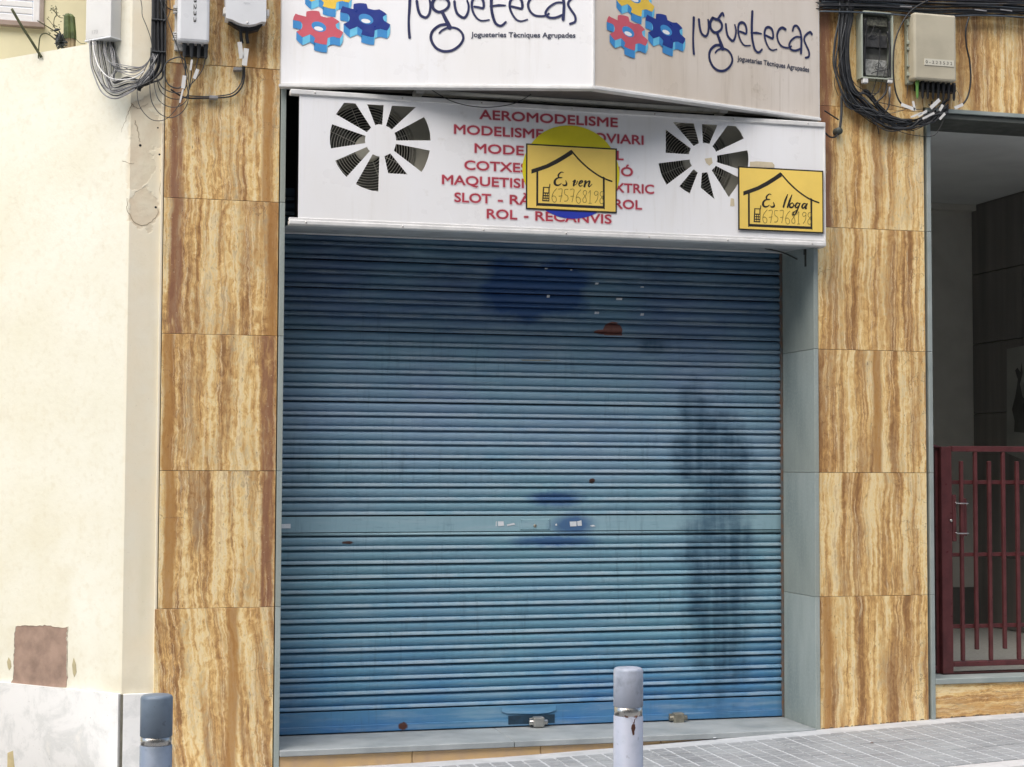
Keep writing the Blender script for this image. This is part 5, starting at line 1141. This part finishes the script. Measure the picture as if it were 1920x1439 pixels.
cn = MB().tube([at(a, b, YC-.02) for a, b in ((22, 17), (40, 48), (58, 76), (78, 108))], .0085, 7).build('cane', STEM)
tag(cn, 'long olive green cane leaning across the blind-covered window, top left', 'cane')
wp = thing('wilted_plant', 'dark withered succulent with bare bent stems and tiny buds beside the cactus', 'plant', at(112, 95, YC))
for pts, r_ in (([(72, 110), (73, 85), (76, 68), (84, 63), (93, 66), (104, 75)], .004), ([(70, 39), (85, 48), (98, 56), (110, 64)], .0035), ([(106, 58), (101, 48), (102, 35), (106, 27), (100, 20)], .0028), ([(106, 27), (112, 33), (118, 34)], .0022), ([(118, 88), (122, 93), (124, 100)], .004), ([(88, 34), (95, 42), (104, 54)], .0018), ([(100, 20), (95, 15)], .0016), ([(106, 27), (105, 12)], .0016), ([(141, 72), (150, 81), (160, 82)], .0018)):
    m = MB(); cab(m, pts, r_, Y=YC); m.build('stem', STEM, wp)
rr = random.Random(5); lm = MB()
for k in range(60):
    c_ = at(rr.gauss(113, 5), rr.gauss(75, 6), YC+rr.uniform(-.03, .03)); a = rr.uniform(0, 6.28); l_ = rr.uniform(.012, .026); d = Vector((math.cos(a), rr.uniform(-.5, .5), math.sin(a)))*l_; s_ = Vector((-d.z, 0, d.x))*.4
    lm.add([c_-d, c_+s_, c_+d, c_-s_, c_+Vector((0, -.008, 0))], [(0, 1, 4), (1, 2, 4), (2, 3, 4), (3, 0, 4)])
lm.build('rosette', simple('blackish_green', (.035, .045, .05), .6, .3, 20), wp)
lm = MB()
for k in range(42):
    bx_, by_ = rr.choice(((100, 20), (106, 27), (97, 16), (104, 14), (90, 36), (103, 50), (96, 60), (110, 50), (116, 34))); c_ = at(bx_+rr.gauss(0, 3), by_+rr.gauss(0, 3), YC); a = rr.uniform(0, 6.28); d = Vector((math.cos(a), .2, math.sin(a)))*.007; s_ = Vector((-d.z, 0, d.x))*.5
    lm.add([c_-d, c_+s_, c_+d, c_-s_], [(0, 1, 2, 3)])
lm.build('buds', simple('bud_green', (.22, .22, .12), .6, .2, 20), wp, False)
pi_ = thing('dry_litter', 'bits of dry leaf and paper on the pavement near the travertine', 'litter', at(1420, 1400, -.5))
for a, b in ((1545, 1398), (1635, 1404), (1340, 1384), (1760, 1348), (1852, 1358), (1100, 1430)):
    d_ = ray(a, b); t_ = (g(4)-CAM.z)/d_.z; p_ = CAM+d_*t_; p_.z = g(p_.x)+.008
    an = rr.uniform(0, 3); MB().add([p_+Vector((math.cos(an), math.sin(an), 0))*.022, p_+Vector((-math.sin(an), math.cos(an), .2))*.008, p_-Vector((math.cos(an), math.sin(an), 0))*.02, p_+Vector((math.sin(an), -math.cos(an), 0))*.008], [(0, 1, 2, 3)]).build('scrap', rr.choice((SCR, RUST)), pi_)
